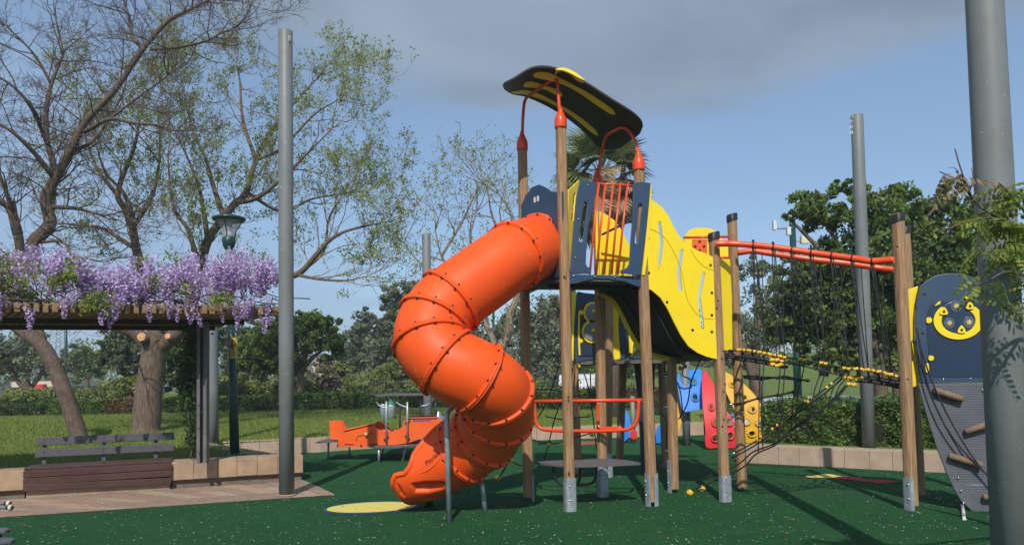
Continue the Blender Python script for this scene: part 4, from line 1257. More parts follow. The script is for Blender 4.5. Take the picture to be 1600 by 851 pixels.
# dimples of the anti-slip sheet: real small studs
MB().tube([onp(1489, 757, CA, CB, .002), onp(1571, 757, CA, CB, .002)], .003, 4).build('sheet_seam', GALV, cb)
studs = MB()
for i in range(30):
    for j in range(52):
        x = 1437 + i * 4.4 + (j % 2) * 2.2; y = 603 + j * 3.9
        lft = 1440 + (y - 610) * .33 if y < 740 else 1440 + 43 + (y - 740) * .9 + max(0, y - 780) * .9
        if x < lft + 4 or x > 1566 or y > 800: continue
        c = onp(x, y, CA, CB, .001)
        studs.lathe([(.0095, 0), (.006, .003), (.0005, .003)], c, 6, Vector((CB[1] - CA[1], -(CB[0] - CA[0]), 0)))
studs.build('anti_slip_studs', GREYP, cb, kind='stuff')
ysd = panel('side_board', [(1419, 452), (1436, 446), (1431, 480), (1430, 520), (1434, 560), (1441, 601), (1424, 606), (1419, 560)], (P10.x + .02, P10.y + .05), CB, .02, YELLOW, play, smooth=False, off=-.03)
panel('side_board', [(1419, 545), (1425, 548), (1428, 562), (1424, 566), (1419, 566)], (P10.x + .02, P10.y + .05), CB, .008, BLACKP, ysd, smooth=False, off=-.02)
MB().tube([Vector((gr(1507, 812).x, gr(1507, 812).y, 0)), onp(1506, 790, CA, CB, -.04)], .016, 8).build('board_leg', WHITEP, cb)
MB().ball(onp(1427, 533, CA, CB, .03), .022, 8).build('shackle', BOLT, cb)
MB().tube([at(1590, 402, 7.2), at(1640, 404, 7.2)], .05, 12).build('hand_tube', ORPAINT, play)
post(Vector((at(1640, 700, 7.3).x, 7.3, 0)), at(1640, 330, 7.3), rot=.35, cap='black')

# =================================================================== OTHER THINGS ON THE PLAYGROUND
# ---- orange toddler plane
plane = thing('play_plane', 'orange toddler play plane with grey wings on steel legs, behind the slide exit', 'play plane', gr(592, 712))
pn = [(514.4, 657.5), (532, 656.7), (537.7, 670.6), (556, 667), (584, 660.5), (586, 666), (592, 671), (603, 673.5), (614, 672.5), (622, 670.6), (630, 665), (632.4, 652.5), (660, 651.5), (684, 651), (690, 655), (676, 676), (659.5, 683.5), (640, 691), (600, 697), (569, 698), (526, 698), (528.7, 687), (516.3, 685.5)]
body = panel('plane_side', pn, (-5, 13.6), (0, 13.6), .03, ORPANEL, plane, smooth=False)
pf = [(p[0], p[1]) for p in pn]
pl3 = [onp(x, y, (-5, 13.6), (0, 13.6)) + Vector((.0, .05 + .57 * max(0, min(1, (x - 520) / 75)), 0)) for x, y in pn]
pl3[5].z += .06; pl3[6].z += .06
MB().prism([pl3], Vector((0, .03, 0))).build('plane_side', ORPANEL, plane, bevel=.004)
def pz(y, Y=13.6): return at(600, y, Y).z
for (a, b) in (((632.4, 653.5), (684, 652.5)), ((537, 673), (582, 662.5))):
    p, q = onp(*a, (-5, 13.6), (0, 13.6)) , onp(*b, (-5, 13.6), (0, 13.6))
    MB().prism([[p, q, q + Vector((0, .6, 0)), p + Vector((0, .6, 0))]], Vector((0, 0, -.02))).build('plane_deck', ORPANEL, plane)
def plate(name, pts, z, th, m, par, Yo=0):
    P_ = [Vector((gr(x, y, z).x, gr(x, y, z).y, z)) for x, y in pts]
    return MB().prism([P_], Vector((0, 0, -th))).build(name, m, par, bevel=.004)
zl = at(600, 697.5, 13.2).z
a_, b_ = at(574, 697, 13.25), at(656, 697, 13.25)
MB().prism([[Vector((a_.x, 13.45, zl)), Vector((a_.x + .15, 13.2, zl)), Vector((b_.x - .35, 13.15, zl)), Vector((b_.x, 13.5, zl)), Vector((b_.x, 14.5, zl)), Vector((b_.x - .3, 14.9, zl)), Vector((a_.x + .1, 14.9, zl)), Vector((a_.x, 14.6, zl))]], Vector((0, 0, -.025))).build('lower_wing', PLAT, plane)
a_, b_ = at(500, 688, 13.7), at(530, 688, 13.7)
MB().prism([[Vector((a_.x, 13.4, a_.z)), Vector((b_.x, 13.5, a_.z)), Vector((b_.x, 14.4, a_.z)), Vector((a_.x, 14.5, a_.z))]], Vector((0, 0, -.02))).build('tail_wing', PLAT, plane)
zt_ = at(620, 615.5, 13.6).z; a_, b_ = at(572, 616, 13.6), at(682, 616, 13.6)
MB().prism([[Vector((a_.x, 13.7, zt_)), Vector((a_.x + .1, 13.45, zt_)), Vector((b_.x - .1, 13.4, zt_)), Vector((b_.x, 13.6, zt_)), Vector((b_.x, 14.5, zt_)), Vector((a_.x + .1, 14.6, zt_)), Vector((a_.x, 14.4, zt_))]], Vector((0, 0, -.028))).build('upper_wing', PLAT, plane)
for x, y0, y1, Y in ((603.5, 617, 692, 13.56), (636.5, 616, 690, 13.56), (625, 617, 672, 14.3), (657, 616, 660, 14.3), (680, 616, 660, 14.3)):
    MB().tube([at(x, y0, Y), at(x, y1, Y)], .02, 8).build('wing_strut', GALV, plane)
for pts in (((614, 618), (617, 625), (625, 632), (636, 636)), ((677.6, 618), (676, 624), (668, 632), (658, 634)), ((587, 618), (588, 627), (594, 634), (603, 637))):
    MB().tube(crom([at(x, y, 13.56) for x, y in pts], 4), .016, 8).build('grab_bar', GALV, plane)
for (x0, y0, x1, y1, Y) in ((513, 689, 513, 714, 13.9), (546, 698, 546, 708, 14.6), (592, 699, 592, 719, 13.25), (634, 695, 629, 715, 13.4), (600, 699, 595, 711, 14.2)):
    t_ = at(x0, y0, Y); b_ = at(x1, y1, Y); b_.z = 0
    MB().tube([t_, b_], .022, 8).build('plane_leg', GALV, plane)
for a, b in (((539, 693.7), (552.5, 693.7)), ((576, 693.4), (590, 693.2)), ((608.5, 671.9), (615, 671.7))):
    panel('slot_mark', slot(a, b, .7), (-5, 13.6), (0, 13.6), .004, BLACKP, body, smooth=False, off=.006, bevel=0)
panel('blue_stripe', slot((646, 657), (673, 656), .9), (-5, 13.6), (0, 13.6), .004, mat('violet_blue', (.08, .06, .35)), body, smooth=False, off=.006, bevel=0)
MB().ball(at(572.3, 678, 13.56), .035, 10).build('side_knob', CREAM, body)
for a in ((559, 681), (581, 675)):
    MB().tube([at(572, 678, 13.59), at(*a, 13.59)], .004, 5).build('knob_arm', BLACKP, body)
MB().tube([at(559, 681, 13.59), at(556, 688, 13.59)], .004, 5).build('knob_arm', BLACKP, body)
bs = MB()
for x, y in ((600.5, 658), (606, 661), (634, 660), (639, 657), (634, 681), (639, 685), (600.5, 686), (606, 682), (564, 695.5)): bs.ball(at(x, y, 13.58), .02, 7)
bs.build('bolts', BOLT, body, kind='stuff')
MB().lathe([(.0, -.12), (.10, -.10), (.13, 0), (.08, .06), (.05, .10), (.05, .16), (0, .18)], at(685, 656, 13.9), 14).build('nose_cap', STEEL, plane)

# ---- plastic climbing wall of coloured shells
shell = thing('climbing_shell', 'ring of blue, red and yellow plastic climbing panels with oval holes behind the net bridge', 'climbing wall', gr(1130, 698))
def shellpanel(m, outline, Yb, hole, lean, th=.05, hr=(5.2, 6.0)):
    A_, B_ = (0, Yb), (5, Yb)
    hs = [ell(h, hr[0] * (h[2] if len(h) > 2 else 1), hr[1] * (h[2] if len(h) > 2 else 1), 16) for h in hole]
    o = panel('shell_panel', outline, A_, B_, th, m, shell, holes=hs, smooth=True, bevel=.012)
    rims = []
    for h in hs:
        ring = [onp(p.x, p.y, A_, B_, .012) for p in [h_ for h_ in h]]
        rr = MB().tube(ring + ring[:1], .022, 6, cap=False).build('hole_rim', m, o)
        rims.append(rr)
    for ob in [o] + rims:
        for v in ob.data.vertices:
            f = max(0, v.co.z) / 1.5
            v.co.y += lean * f * f
    return o
shellpanel(BLUEP, [(1065, 592), (1071, 583), (1087, 578), (1106, 576.6), (1105, 600), (1104, 625), (1101, 638), (1087, 641), (1071, 643), (1066, 628)], 14.9, [(1090, 594.5), (1090, 620.5)], .5)
shellpanel(REDP, [(1113, 577), (1108, 590), (1104, 612), (1102, 641), (1103, 670), (1104, 698), (1127, 698), (1149, 698), (1149, 676), (1146, 655), (1136, 636), (1124, 600), (1118, 583)], 14.4, [(1119, 660), (1117, 684), (1141, 659), (1141, 680), (1115, 636, .8)], .6)
shellpanel(YELP2, [(1131, 580), (1144, 580), (1163, 593), (1182, 612), (1197, 640), (1204.5, 666), (1207, 690), (1185, 691), (1164, 690), (1160, 670), (1150, 640), (1136, 600)], 14.7, [(1167, 621), (1178, 639.5), (1167, 658.5), (1187, 660), (1175, 677), (1152, 600, .8)], .5, hr=(6.0, 5.0))
shellpanel(YELP2, [(1056, 612), (1060, 600), (1068, 598), (1074, 606), (1073, 630), (1067, 655), (1058, 680), (1054, 660), (1053, 635)], 15.2, [], .5)
shellpanel(BLUEP, [(976, 636), (980, 642), (985, 652), (984, 668), (983, 682), (974, 688), (974, 660)], 16.2, [], .4)
shellpanel(REDP, [(986, 672), (994, 672), (995, 684), (986, 684)], 16.0, [], .3)
shellpanel(BLUEP, [(1036, 660), (1028, 668), (1025, 690), (1034, 691), (1044, 690), (1044, 664)], 15.6, [], .4)
for x in (1073, 1110, 1160, 1040, 990):
    b_ = at(x, 690, 15.3 if x > 1000 else 16.5)
    MB().tube([Vector((b_.x, b_.y, 0)), Vector((b_.x, b_.y, 1.0 if x != 1073 else 1.7))], .05 if x != 1073 else .08, 12).build('shell_post', POLE, shell)

# ---- equipment at the very left edge
eq = thing('rocker_seat', 'dark play equipment at the left edge, cream-capped chrome handles, dark foot plates', 'rocker', (-4.3, 4.9, 0))
for (x, y, Y) in ((14, 786, 5.3), (17, 792.5, 5.15)):
    p = at(x, y, Y)
    MB().tube([p + Vector((-.9, .0, .0)), p + Vector((-.025, 0, 0))], .0105, 12).build('handle_bar', STEEL, eq)
    MB().tube([p + Vector((-.028, 0, 0)), p + Vector((-.006, 0, 0))], .015, 12).build('handle_collar', BLACKP, eq)
    MB().lathe([(0, -.006), (.020, -.006), (.022, 0), (.020, .010), (0, .011)], p + Vector((-.004, 0, 0)), 18, (1, 0, 0)).build('handle_cap', CREAM, eq)
    MB().lathe([(0, 0), (.013, 0), (.010, .009), (0, .012)], p + Vector((.006, 0, 0)), 14, (1, 0, 0)).build('end_nut', BLACKP, eq)
for (x, y, Y) in ((11, 826, 4.95), (20, 842, 4.75)):
    p = at(x, y, Y)
    pl = [p + Vector(v) for v in ((-.9, -.07, 0), (-.14, -.07, 0), (-.06, -.055, 0), (0, -.01, 0), (0, .03, 0), (-.05, .07, 0), (-.14, .08, 0), (-.9, .08, 0))]
    o = MB().prism([pl], Vector((0, 0, -.028))).build('foot_plate', GREYP, eq, bevel=.008)
    MB().box(p + Vector((-.09, 0, -.045)), (.05, .10, .04)).build('plate_stop', BLACKP, o)
MB().tube([Vector((-5.2, 4.9, 0)), Vector((-5.2, 4.9, .75))], .06, 12).build('rocker_post', BLACKP, eq)
MB().beam(Vector((-5.2, 5.4, .56)), Vector((-5.2, 4.6, .5)), .08, .08).build('cross_bar', BLACKP, eq)
MB().beam(Vector((-5.2, 5.2, .2)), Vector((-5.2, 4.5, .2)), .08, .08).build('cross_bar', BLACKP, eq)

# ---- tall grey shade poles
def pole(label, base, top, r0, r1, hook=None, flange_=True):
    root = MB().tube([base, base.lerp(top, .33), base.lerp(top, .66), top, top + Vector((0, 0, .008))], [r0, r0 * .66 + r1 * .34, r0 * .34 + r1 * .66, r1, r1 * .96], 28).build('shade_pole', POLE)
    tag(root, label, 'pole', 'tall grey poles round the playground')
    if flange_:
        MB().lathe([(r0, .012), (r0 + .006, .012), (r0 + .02, .002), (r0 + .02, 0)], Vector((base.x, base.y, base.z)), 24).build('base_collar', CONC, root)
    if flange_:
        for k in range(6):
            a = k * math.pi / 3 + .4
            MB().lathe([(.0, .02), (.013, .02), (.013, 0)], Vector((base.x + math.cos(a) * (r0 + .022), base.y + math.sin(a) * (r0 + .022), base.z)), 6).build('anchor_bolt', GALV, root) if False else None
    if hook is not None:
        q = MB()
        for k in range(6):
            c = top + Vector((hook * (r1 + .012), -.02, -.05 - k * .045))
            q.tube([c + Vector((math.cos(a) * .014, math.sin(a) * .008 * (1 if k % 2 else -1), math.sin(a) * .026)) for a in [i * math.pi / 4 for i in range(9)]], .0045, 5, cap=False)
        q.build('chain', STEEL, root, kind='stuff')
        MB().box(top + Vector((hook * r1 * .9, -.03, -.03)), (.02, .03, .05)).build('eye_plate', GALV, root)
    return root
b_ = gr(448, 772.5, .02); pole('tall grey pole standing on the paving at the end of the bench wall', b_, at(446, 50, b_.y), .0965, .0925)
MB().tube([at(452, 60, b_.y - .1) + Vector((.012 * math.cos(a), 0, .035 * math.sin(a))) for a in [i * math.pi / 5 for i in range(11)]], .005, 5, cap=False).build('hook', GALV, bpy.data.objects['shade_pole'])
b_ = at(1358, 698, 11.5); b_.z = .28; pole('tall grey pole rising from the hedge on the right, chain at its top', b_, at(1339, 181, 11.4), .098, .092, -1, False)
tb = at(1583, 851, 4.3); tt_ = at(1538, 0, 4.3); d_ = (tt_ - tb); 
base_ = tb + d_ * ((0 - tb.z) / d_.z); top_ = tb + d_ * ((6.0 - tb.z) / d_.z)
pole('nearest and thickest grey pole at the right edge, crossed by leafy twigs', base_, top_, .112, .092, None, True)
b_ = at(669, 690, 16.2); b_.z = .0; pole('shorter grey pole seen just left of the upper slide tube, behind the plane', b_, at(666, 366, 16.2), .10, .095)
b_ = at(333, 688, 14.6); b_.z = .28; pole('grey pole under the pergola edge, half hidden by the climbing vine', b_, at(332, 430, 14.6), .105, .10, None, False)
b_ = at(1073, 664, 19); b_.z = .0; pole('far grey pole behind the blue climbing panel', b_, at(1072, 556, 19), .10, .10, None, False)

# ---- lamp post
lp = thing('lamp_post', 'green lamp post with wide flat lamp head above the wisteria and a yellow sign', 'lamp post', gr(367, 712, .29))
lb = gr(367, 712, .29); lt_ = at(357.5, 388, lb.y)
MB().tube([lb, lb.lerp(lt_, .3), lb.lerp(lt_, .32), lb.lerp(lt_, .72)], [.075, .068, .062, .055], 20).build('pole', DKGREEN, lp)
MB().tube([lb.lerp(lt_, .72), lt_], [.055, .05], 20).build('pole_top', POLE, lp)  # upper length of the same post, coloured grey
MB().lathe([(.11, 0), (.11, .03), (.078, .05)], lb, 20).build('pole_base', DKGREEN, lp)
def lz(y): return at(358, y, lb.y).z
hc = Vector((lt_.x, lt_.y, 0))
hd = MB().lathe([(.035, lz(392)), (.085, lz(386)), (.105, lz(378)), (.10, lz(372)), (.085, lz(370)), (0, lz(370))], hc, 24).build('lamp_bowl', DKGREEN, lp)
MB().lathe([(.088, lz(370.5)), (.10, lz(362)), (.145, lz(350)), (.20, lz(343.5))], hc, 28).build('lamp_glass', GLASS, lp)
MB().lathe([(.0, lz(336)), (.12, lz(336.5)), (.255, lz(340)), (.262, lz(342)), (.255, lz(344)), (.19, lz(345)), (.0, lz(344))], hc, 32).build('lamp_hat', DKGREEN, lp)
li = MB().lathe([(.0, lz(370)), (.062, lz(370)), (.062, lz(364)), (.05, lz(362)), (.05, lz(347)), (0, lz(346))], hc, 18).build('lamp_core', LAMPW, lp)
for a in (30, 150, 270):
    c_, s_ = math.cos(R(a)), math.sin(R(a))
    MB().tube([hc + Vector((c_ * .09, s_ * .09, lz(371))), hc + Vector((c_ * .115, s_ * .115, lz(360))), hc + Vector((c_ * .21, s_ * .21, lz(344)))], .008, 6).build('lamp_strut', DKGREEN, lp)
# yellow notice wrapped round the post
sgn = []; sc_ = at(365, 543, lb.y); 
for z in (lz(560), lz(527)):
    for k in range(13):
        a = R(-170 + 160 * k / 12); sgn.append(Vector((sc_.x + math.cos(a) * .071, sc_.y + math.sin(a) * .071, z)))
sg = MB().add(sgn, [(k, k + 1, k + 14, k + 13) for k in range(12)], True).build('notice', mat('notice_yellow', (.62, .45, .08), .5), lp)
def onsign(u, v, r=.0735):
    a = R(-90) + u / .071
    return Vector((sc_.x + math.cos(a) * r, sc_.y + math.sin(a) * r, lz(560) + v))
icon = MB()
def srect(u0, v0, u1, v1):
    k = 4; vs = [onsign(u0 + (u1 - u0) * i / k, v) for v in (v0, v1) for i in range(k + 1)]
    icon.add(vs, [(i, i + 1, i + k + 2, i + k + 1) for i in range(k)])
srect(-.012, .17, .012, .245); srect(-.045, .20, .045, .222); srect(-.022, .13, -.006, .175); srect(.006, .13, .022, .175)
hdv = [onsign(.017 * math.cos(a), .268 + .017 * math.sin(a)) for a in [i * math.pi / 5 for i in range(10)]]
icon.add(hdv, [tuple(range(10))])
for v in (.10, .075, .05): srect(-.05, v, .05, v + .007)
icon.build('pictogram', BLACKP, sg, fix=False)

# ---- pergola
FC = at(436, 490, 9.8); FCz = 2.35
F0 = Vector((FC.x, FC.y, 0)); FD = Vector((-.943, -.335, 0)).normalized()
SDv = Vector((-1.72, 2.1, 0)); SL = SDv.length; SDn = SDv / SL
perg = thing('pergola', 'slatted timber pergola over the bench, covered with wisteria', 'pergola', gr(317, 717, .3))
slat0 = None
for i in range(62):
    a = F0 + FD * (i * .0985 + .03) + Vector((0, 0, FCz + .055 + RNG.uniform(-.004, .004)))
    a = a - SDn * RNG.uniform(0, .03)
    b = a + SDn * SL
    if slat0 is None:
        slat0 = MB().beam(Vector((0, 0, 0)), Vector((SL, 0, 0)), .052, .112).build('slat', PERGW, perg, bevel=.003)
        slat0.matrix_basis = dirM(a, SDn, (1, 1, 1))
    else: inst(slat0, perg, dirM(a, SDn + Vector((0, RNG.uniform(-.004, .004), 0)), (1, 1, 1)))
for d in (1.0, 2.3):
    a = F0 + SDn * d + Vector((0, 0, FCz - .035)); MB().beam(a + FD * .1, a + FD * 6.1, .06, .066).build('cross_beam', PERGD, perg)
pb = at(317, 717, 10.25)
for base in (Vector((pb.x, pb.y, 0)), Vector((pb.x, pb.y, 0)) + FD * 2.92, Vector((pb.x, pb.y, 0)) + FD * 5.6):
    q = None
    for dx in (-.045, .045):
        o = MB().box(base + Vector((dx, 0, 1.335)), (.045, .10, 1.94)).build('post', mat('pergola_steel', (.13, .125, .13), .6, (.09, .085, .09), 5, dirt=(.2, .17, .15, .5)), perg)
    MB().box(base + Vector((0, .03, 1.335)), (.05, .02, 1.93)).build('post_gap_dark', BLACKP, perg)  # black strip standing in for the dark gap between the two channels

# ---- wisteria on the pergola
wis = thing('wisteria', 'flowering wisteria with hanging lilac racemes spilling over the pergola slats', 'wisteria', F0 + Vector((-.8, .3, 2.45)))
LIL = leafmat('lilac_petals', (0.34, 0.19, 0.50), (0.76, 0.64, 0.82), .6, .3)
WLEAF = leafmat('fresh_leaf', (0.17, 0.24, 0.035), (0.30, 0.34, 0.06), .5, .4)
g = np.random.default_rng(3)
def raceme_mesh(seed):
    g = np.random.default_rng(seed); pts = []; tt = []
    for k in range(130):
        f = g.uniform(0, 1) ** .85; L = .30
        r = (.052 * (1 - f) ** .6 + .008) * (.6 + .5 * g.uniform()); a = g.uniform(0, 6.28)
        pts.append((r * math.cos(a), r * math.sin(a), -f * L)); tt.append(.75 - .5 * f if g.uniform() < .7 else g.uniform())
    return np.array(pts), np.array(tt)
prot = []
for k in range(4):
    P_, T_ = raceme_mesh(k); o = leaf_mesh('flower_raceme', P_, .034, LIL, wis, T_, .75, seed=k); prot.append(o)
cnt = 0
def wpos():
    s = g.uniform(-.05, 6.0); return s
for i in range(296):
    s = g.uniform(-.02, 5.7)
    if i < 44:   # hanging over the front edge
        s = g.choice([.15, .42, .5, 1.05, 1.12, 1.6, 2.0, 2.05, 2.6, 2.75, 3.25, 3.35, 3.8, 3.9, 4.6]) + g.normal() * .09
        off = g.uniform(-.14, .02); z = 2.42 + g.uniform(-.04, .20); s = max(0.02, s)
    else:
        f = g.uniform(0, 1); off = -.12 + f * .7; z = 2.80 + .42 * g.uniform(0, 1) * min(1, .5 + f) + .08 * math.sin(s * 2.7)
    p = F0 + FD * s + SDn * off + Vector((0, 0, z))
    sc = g.uniform(.6, 1.25) * (1 if i >= 44 else .85)
    M = Matrix.Translation(p) @ Matrix.Rotation(g.uniform(0, 6.28), 4, 'Z') @ Matrix.Rotation(g.normal() * .10, 4, 'X') @ Matrix.Diagonal((sc * 1.1, sc * 1.1, sc, 1))
    if i < 4: prot[i].matrix_basis = M
    else: inst(prot[i % 4], wis, M)
P_ = []; T_ = []
for i in range(17000):       # loose blossom between the racemes, further back over the whole roof
    s = g.uniform(-.1, 6.0); off = g.uniform(.35, 2.2)
    top = 3.04 + .12 * math.sin(s * 2.7) + .10 * math.sin(s * 7.1 + 1) + .05 * math.sin(s * 17) - .18 * (off < .1)
    z = 2.50 + (top - 2.50) * g.uniform(0, 1) ** .7
    q = F0 + FD * s + SDn * off; P_.append((q.x + g.normal() * .02, q.y, z)); T_.append(g.uniform())
leaf_mesh('loose_blossom', P_, .034, LIL, wis, np.array(T_), .75, kind='stuff', seed=9)
P_ = []; T_ = []
for c in range(70):
    s = g.choice([.7, 1.5, 2.3, 3.0, 3.1, 3.2, 4.4, 5.2]) + g.normal() * .22; off = g.uniform(-.16, .9); z = 2.48 + g.uniform(-.02, .62)
    for k in range(70):
        v = g.normal(size=3) * (.075, .06, .06); q = F0 + FD * s + SDn * off
        P_.append((q.x + v[0], q.y + v[1], z + v[2])); T_.append(g.uniform())
for (x, y) in ((97, 432), (86, 440), (108, 430), (145, 470), (152, 462), (138, 478), (160, 478), (345, 468), (30, 440)):
    c = at(x, y, 8.62 + (x / 436) * 1.0)
    for k in range(110):
        v = g.normal(size=3) * (.07, .04, .05); P_.append((c.x + v[0], c.y + v[1], c.z + v[2])); T_.append(g.uniform())
leaf_mesh('leaves', P_, .055, WLEAF, wis, np.array(T_), .42, kind='stuff', droop=.6, seed=10)
mb = MB()
for i in range(60):
    s = g.uniform(0, 5.6); q = F0 + FD * s + SDn * g.uniform(-.05, .9) + Vector((0, 0, 2.48)); pts = [q]
    for k in range(6):
        pts.append(pts[-1] + Vector((g.normal() * .14, g.normal() * .08, g.normal() * .05 + .03)))
    mb.tube(crom(pts, 3), [.008] * (6 * 3 + 1), 5)
mb.build('vine_stems', TWIG, wis, kind='stuff')
# climbing vine at the pergola post
cv = thing('climbing_vine', 'dark leafy vine climbing the pergola post beside the bench wall', 'vine', at(298, 716, 10.6))
mb = MB(); cvp = [at(x, y, 10.55) for x, y in ((298, 716), (300, 690), (294, 660), (299, 620), (296, 570), (300, 510), (303, 495))]
mb.tube(crom(cvp, 5), .014, 6)
mb.tube(crom([at(x, y, 10.6) for x, y in ((299, 716), (306, 690), (302, 650), (310, 600), (306, 540), (312, 500))], 5), .012, 6)
mb.build('vine_stem', BARK, cv)
P_ = []
for i in range(3600):
    f = g.uniform(); y = 695 - 195 * f; x = 298 + 6 * math.sin(f * 9) + g.normal() * (5 + 5 * f)
    p = at(x, y, 10.5 + g.normal() * .12); P_.append(tuple(p))
DKLEAF = leafmat('dark_green_leaf', (0.018, 0.042, 0.012), (0.055, 0.105, 0.025), .45, .2)
leaf_mesh('vine_leaves', P_, .055, DKLEAF, cv, None, .6, kind='stuff', seed=20)

# =================================================================== TREES
SPRING = leafmat('spring_leaf', (0.17, 0.26, 0.05), (0.37, 0.42, 0.12), .5, .45)
def px3(pts, Y, rs):
    out = []
    for i, p in enumerate(pts):
        yy = Y + (p[2] if len(p) > 2 else 0)
        out.append((at(p[0], p[1], yy), rs[0] + (rs[1] - rs[0]) * i / (len(pts) - 1)))
    return out
def limbs_tree(name, label, Y, trunk, limbs, bark, twig, lev, L, seed, leaf=None, nleaf=3, lsize=.07, spread=.75, up=.2, step=3, nch=(2, 3), twr=.02, z0=.3, minr=.004, skipbelow=None, cat='tree', leafspread=.12):
    rng = random.Random(seed)
    base = at(trunk[0][0][0][0], trunk[0][0][0][1], Y)
    root = thing(name, label, cat, (base.x, base.y, z0))
    mb = MB(); S = []
    for pts, rs in trunk:
        limb(mb, px3(pts, Y, rs), 14, .04, rng)
    mb.build('trunk', bark, root)
    mb = MB(); tw = MB(); tips = []
    for li_ in limbs:
        pts, rs = li_[:2]
        smp = limb(mb, px3(pts, Y, rs), 8, .03, rng)
        n = len(smp)
        for i in range(3, n, step):
            p, r = smp[i]
            if skipbelow and proj(p)[1] > skipbelow: continue
            t = (smp[min(i + 1, n - 1)][0] - smp[i - 1][0]).normalized()
            nd = (t * .7 + Vector((rng.gauss(0, .7), rng.gauss(0, .9), rng.gauss(.1, .55)))).normalized()
            grow(tw, p, nd, L * rng.uniform(.6, 1.1), max(twr * .5, min(twr, r * .6)), lev, tips, rng, up, nch, spread, 4, minr)
        p, r = smp[-1]; t = (p - smp[-4][0]).normalized()
        for k in range(3):
            grow(tw, p, (t + Vector((rng.gauss(0, .4), rng.gauss(0, .5), rng.gauss(0, .3)))).normalized(), L * .9, twr * .7, lev, tips, rng, up, nch, spread, 4, minr)
    mb.build('limbs', bark, root)
    tw.build('twigs', twig, root, kind='stuff', fix=False)
    if leaf is not None:
        P_ = []
        for p, d in tips:
            for k in range(nleaf): P_.append((p.x + rng.gauss(0, leafspread), p.y + rng.gauss(0, leafspread), p.z + rng.gauss(0, leafspread)))
        leaf_mesh('leaves', P_, lsize, leaf, root, None, .55, kind='stuff', seed=seed)
    print(name, 'tips', len(tips))
    return root

t1 = limbs_tree('bare_tree', 'bare reddish-grey tree leaning left out from behind the bench, fine leafless twigs', 15.5,
    [([(126, 690), (112, 645), (92, 590), (70, 545), (42, 520), (18, 500), (14, 465), (32, 420), (48, 395)], (.165, .125)),
     ([(66, 540, .1), (58, 515, .2), (40, 512)], (.12, .10))],
    [([(48, 396), (56, 375), (78, 350), (72, 320), (76, 300), (86, 280), (108, 240), (132, 192), (180, 140), (224, 76), (264, 32), (300, 14), (335, -4)], (.15, .02)),
     ([(224, 76), (208, 60), (204, 45), (200, 22), (192, -4)], (.05, .02)),
     ([(236, 77, -.2), (262, 76, -.4), (300, 70, -.5), (328, 62, -.6), (345, 52, -.6), (366, 44, -.6)], (.04, .012)),
     ([(78, 340), (84, 264, .3), (74, 224, .4), (72, 176, .5), (80, 132, .6), (94, 95, .7), (98, 78, .8), (86, 26, .9)], (.08, .015)),
     ([(80, 132, .6), (60, 95, .4), (40, 70, .2), (8, 40, 0)], (.035, .012)),
     ([(74, 224, .4), (50, 170, -.3), (20, 135, -.6), (-20, 110, -.8)], (.05, .015)),
     ([(86, 280), (50, 235, -.5), (10, 200, -.9), (-40, 180, -1)], (.06, .015)),
     ([(132, 206), (172, 186, -.4), (208, 192, -.7), (250, 196, -.9), (275, 205, -1)], (.05, .012)),
     ([(172, 186, -.4), (205, 160, -.5), (240, 135, -.6), (262, 118, -.7)], (.03, .01)),
     ([(80, 323), (121, 326, .3), (161, 336, .5), (184, 332, .6)], (.05, .012)),
     ([(108, 240), (150, 215, .5), (190, 150, .9), (200, 110, 1.1)], (.05, .012)),
     ([(35, 420), (28, 366, -.2), (14, 325, -.3), (-10, 312, -.4), (-60, 290, -.5)], (.10, .05)),
     ([(66, 378), (98, 378, -.4), (115, 403, -.5), (124, 426, -.5)], (.035, .015)),
     ([(20, 330, -.3), (6, 290, -.6), (-14, 240, -.8), (-30, 190, -.9)], (.05, .015))],
    BARK, TWIG, 4, 1.2, 5, spread=.66, up=.12, step=2, nch=(2, 3), twr=.018, minr=.0042, skipbelow=385)
o = MB().tube([at(28, 366, 15.3), at(20, 335, 15.25), at(17, 314, 15.2)], [.10, .09, .085], 12).build('pruned_stub', BARKL, t1)
MB().tube([at(17, 314, 15.2), at(17, 313, 15.19)], [.08, .078], 12).build('cut_face', CUT, o)

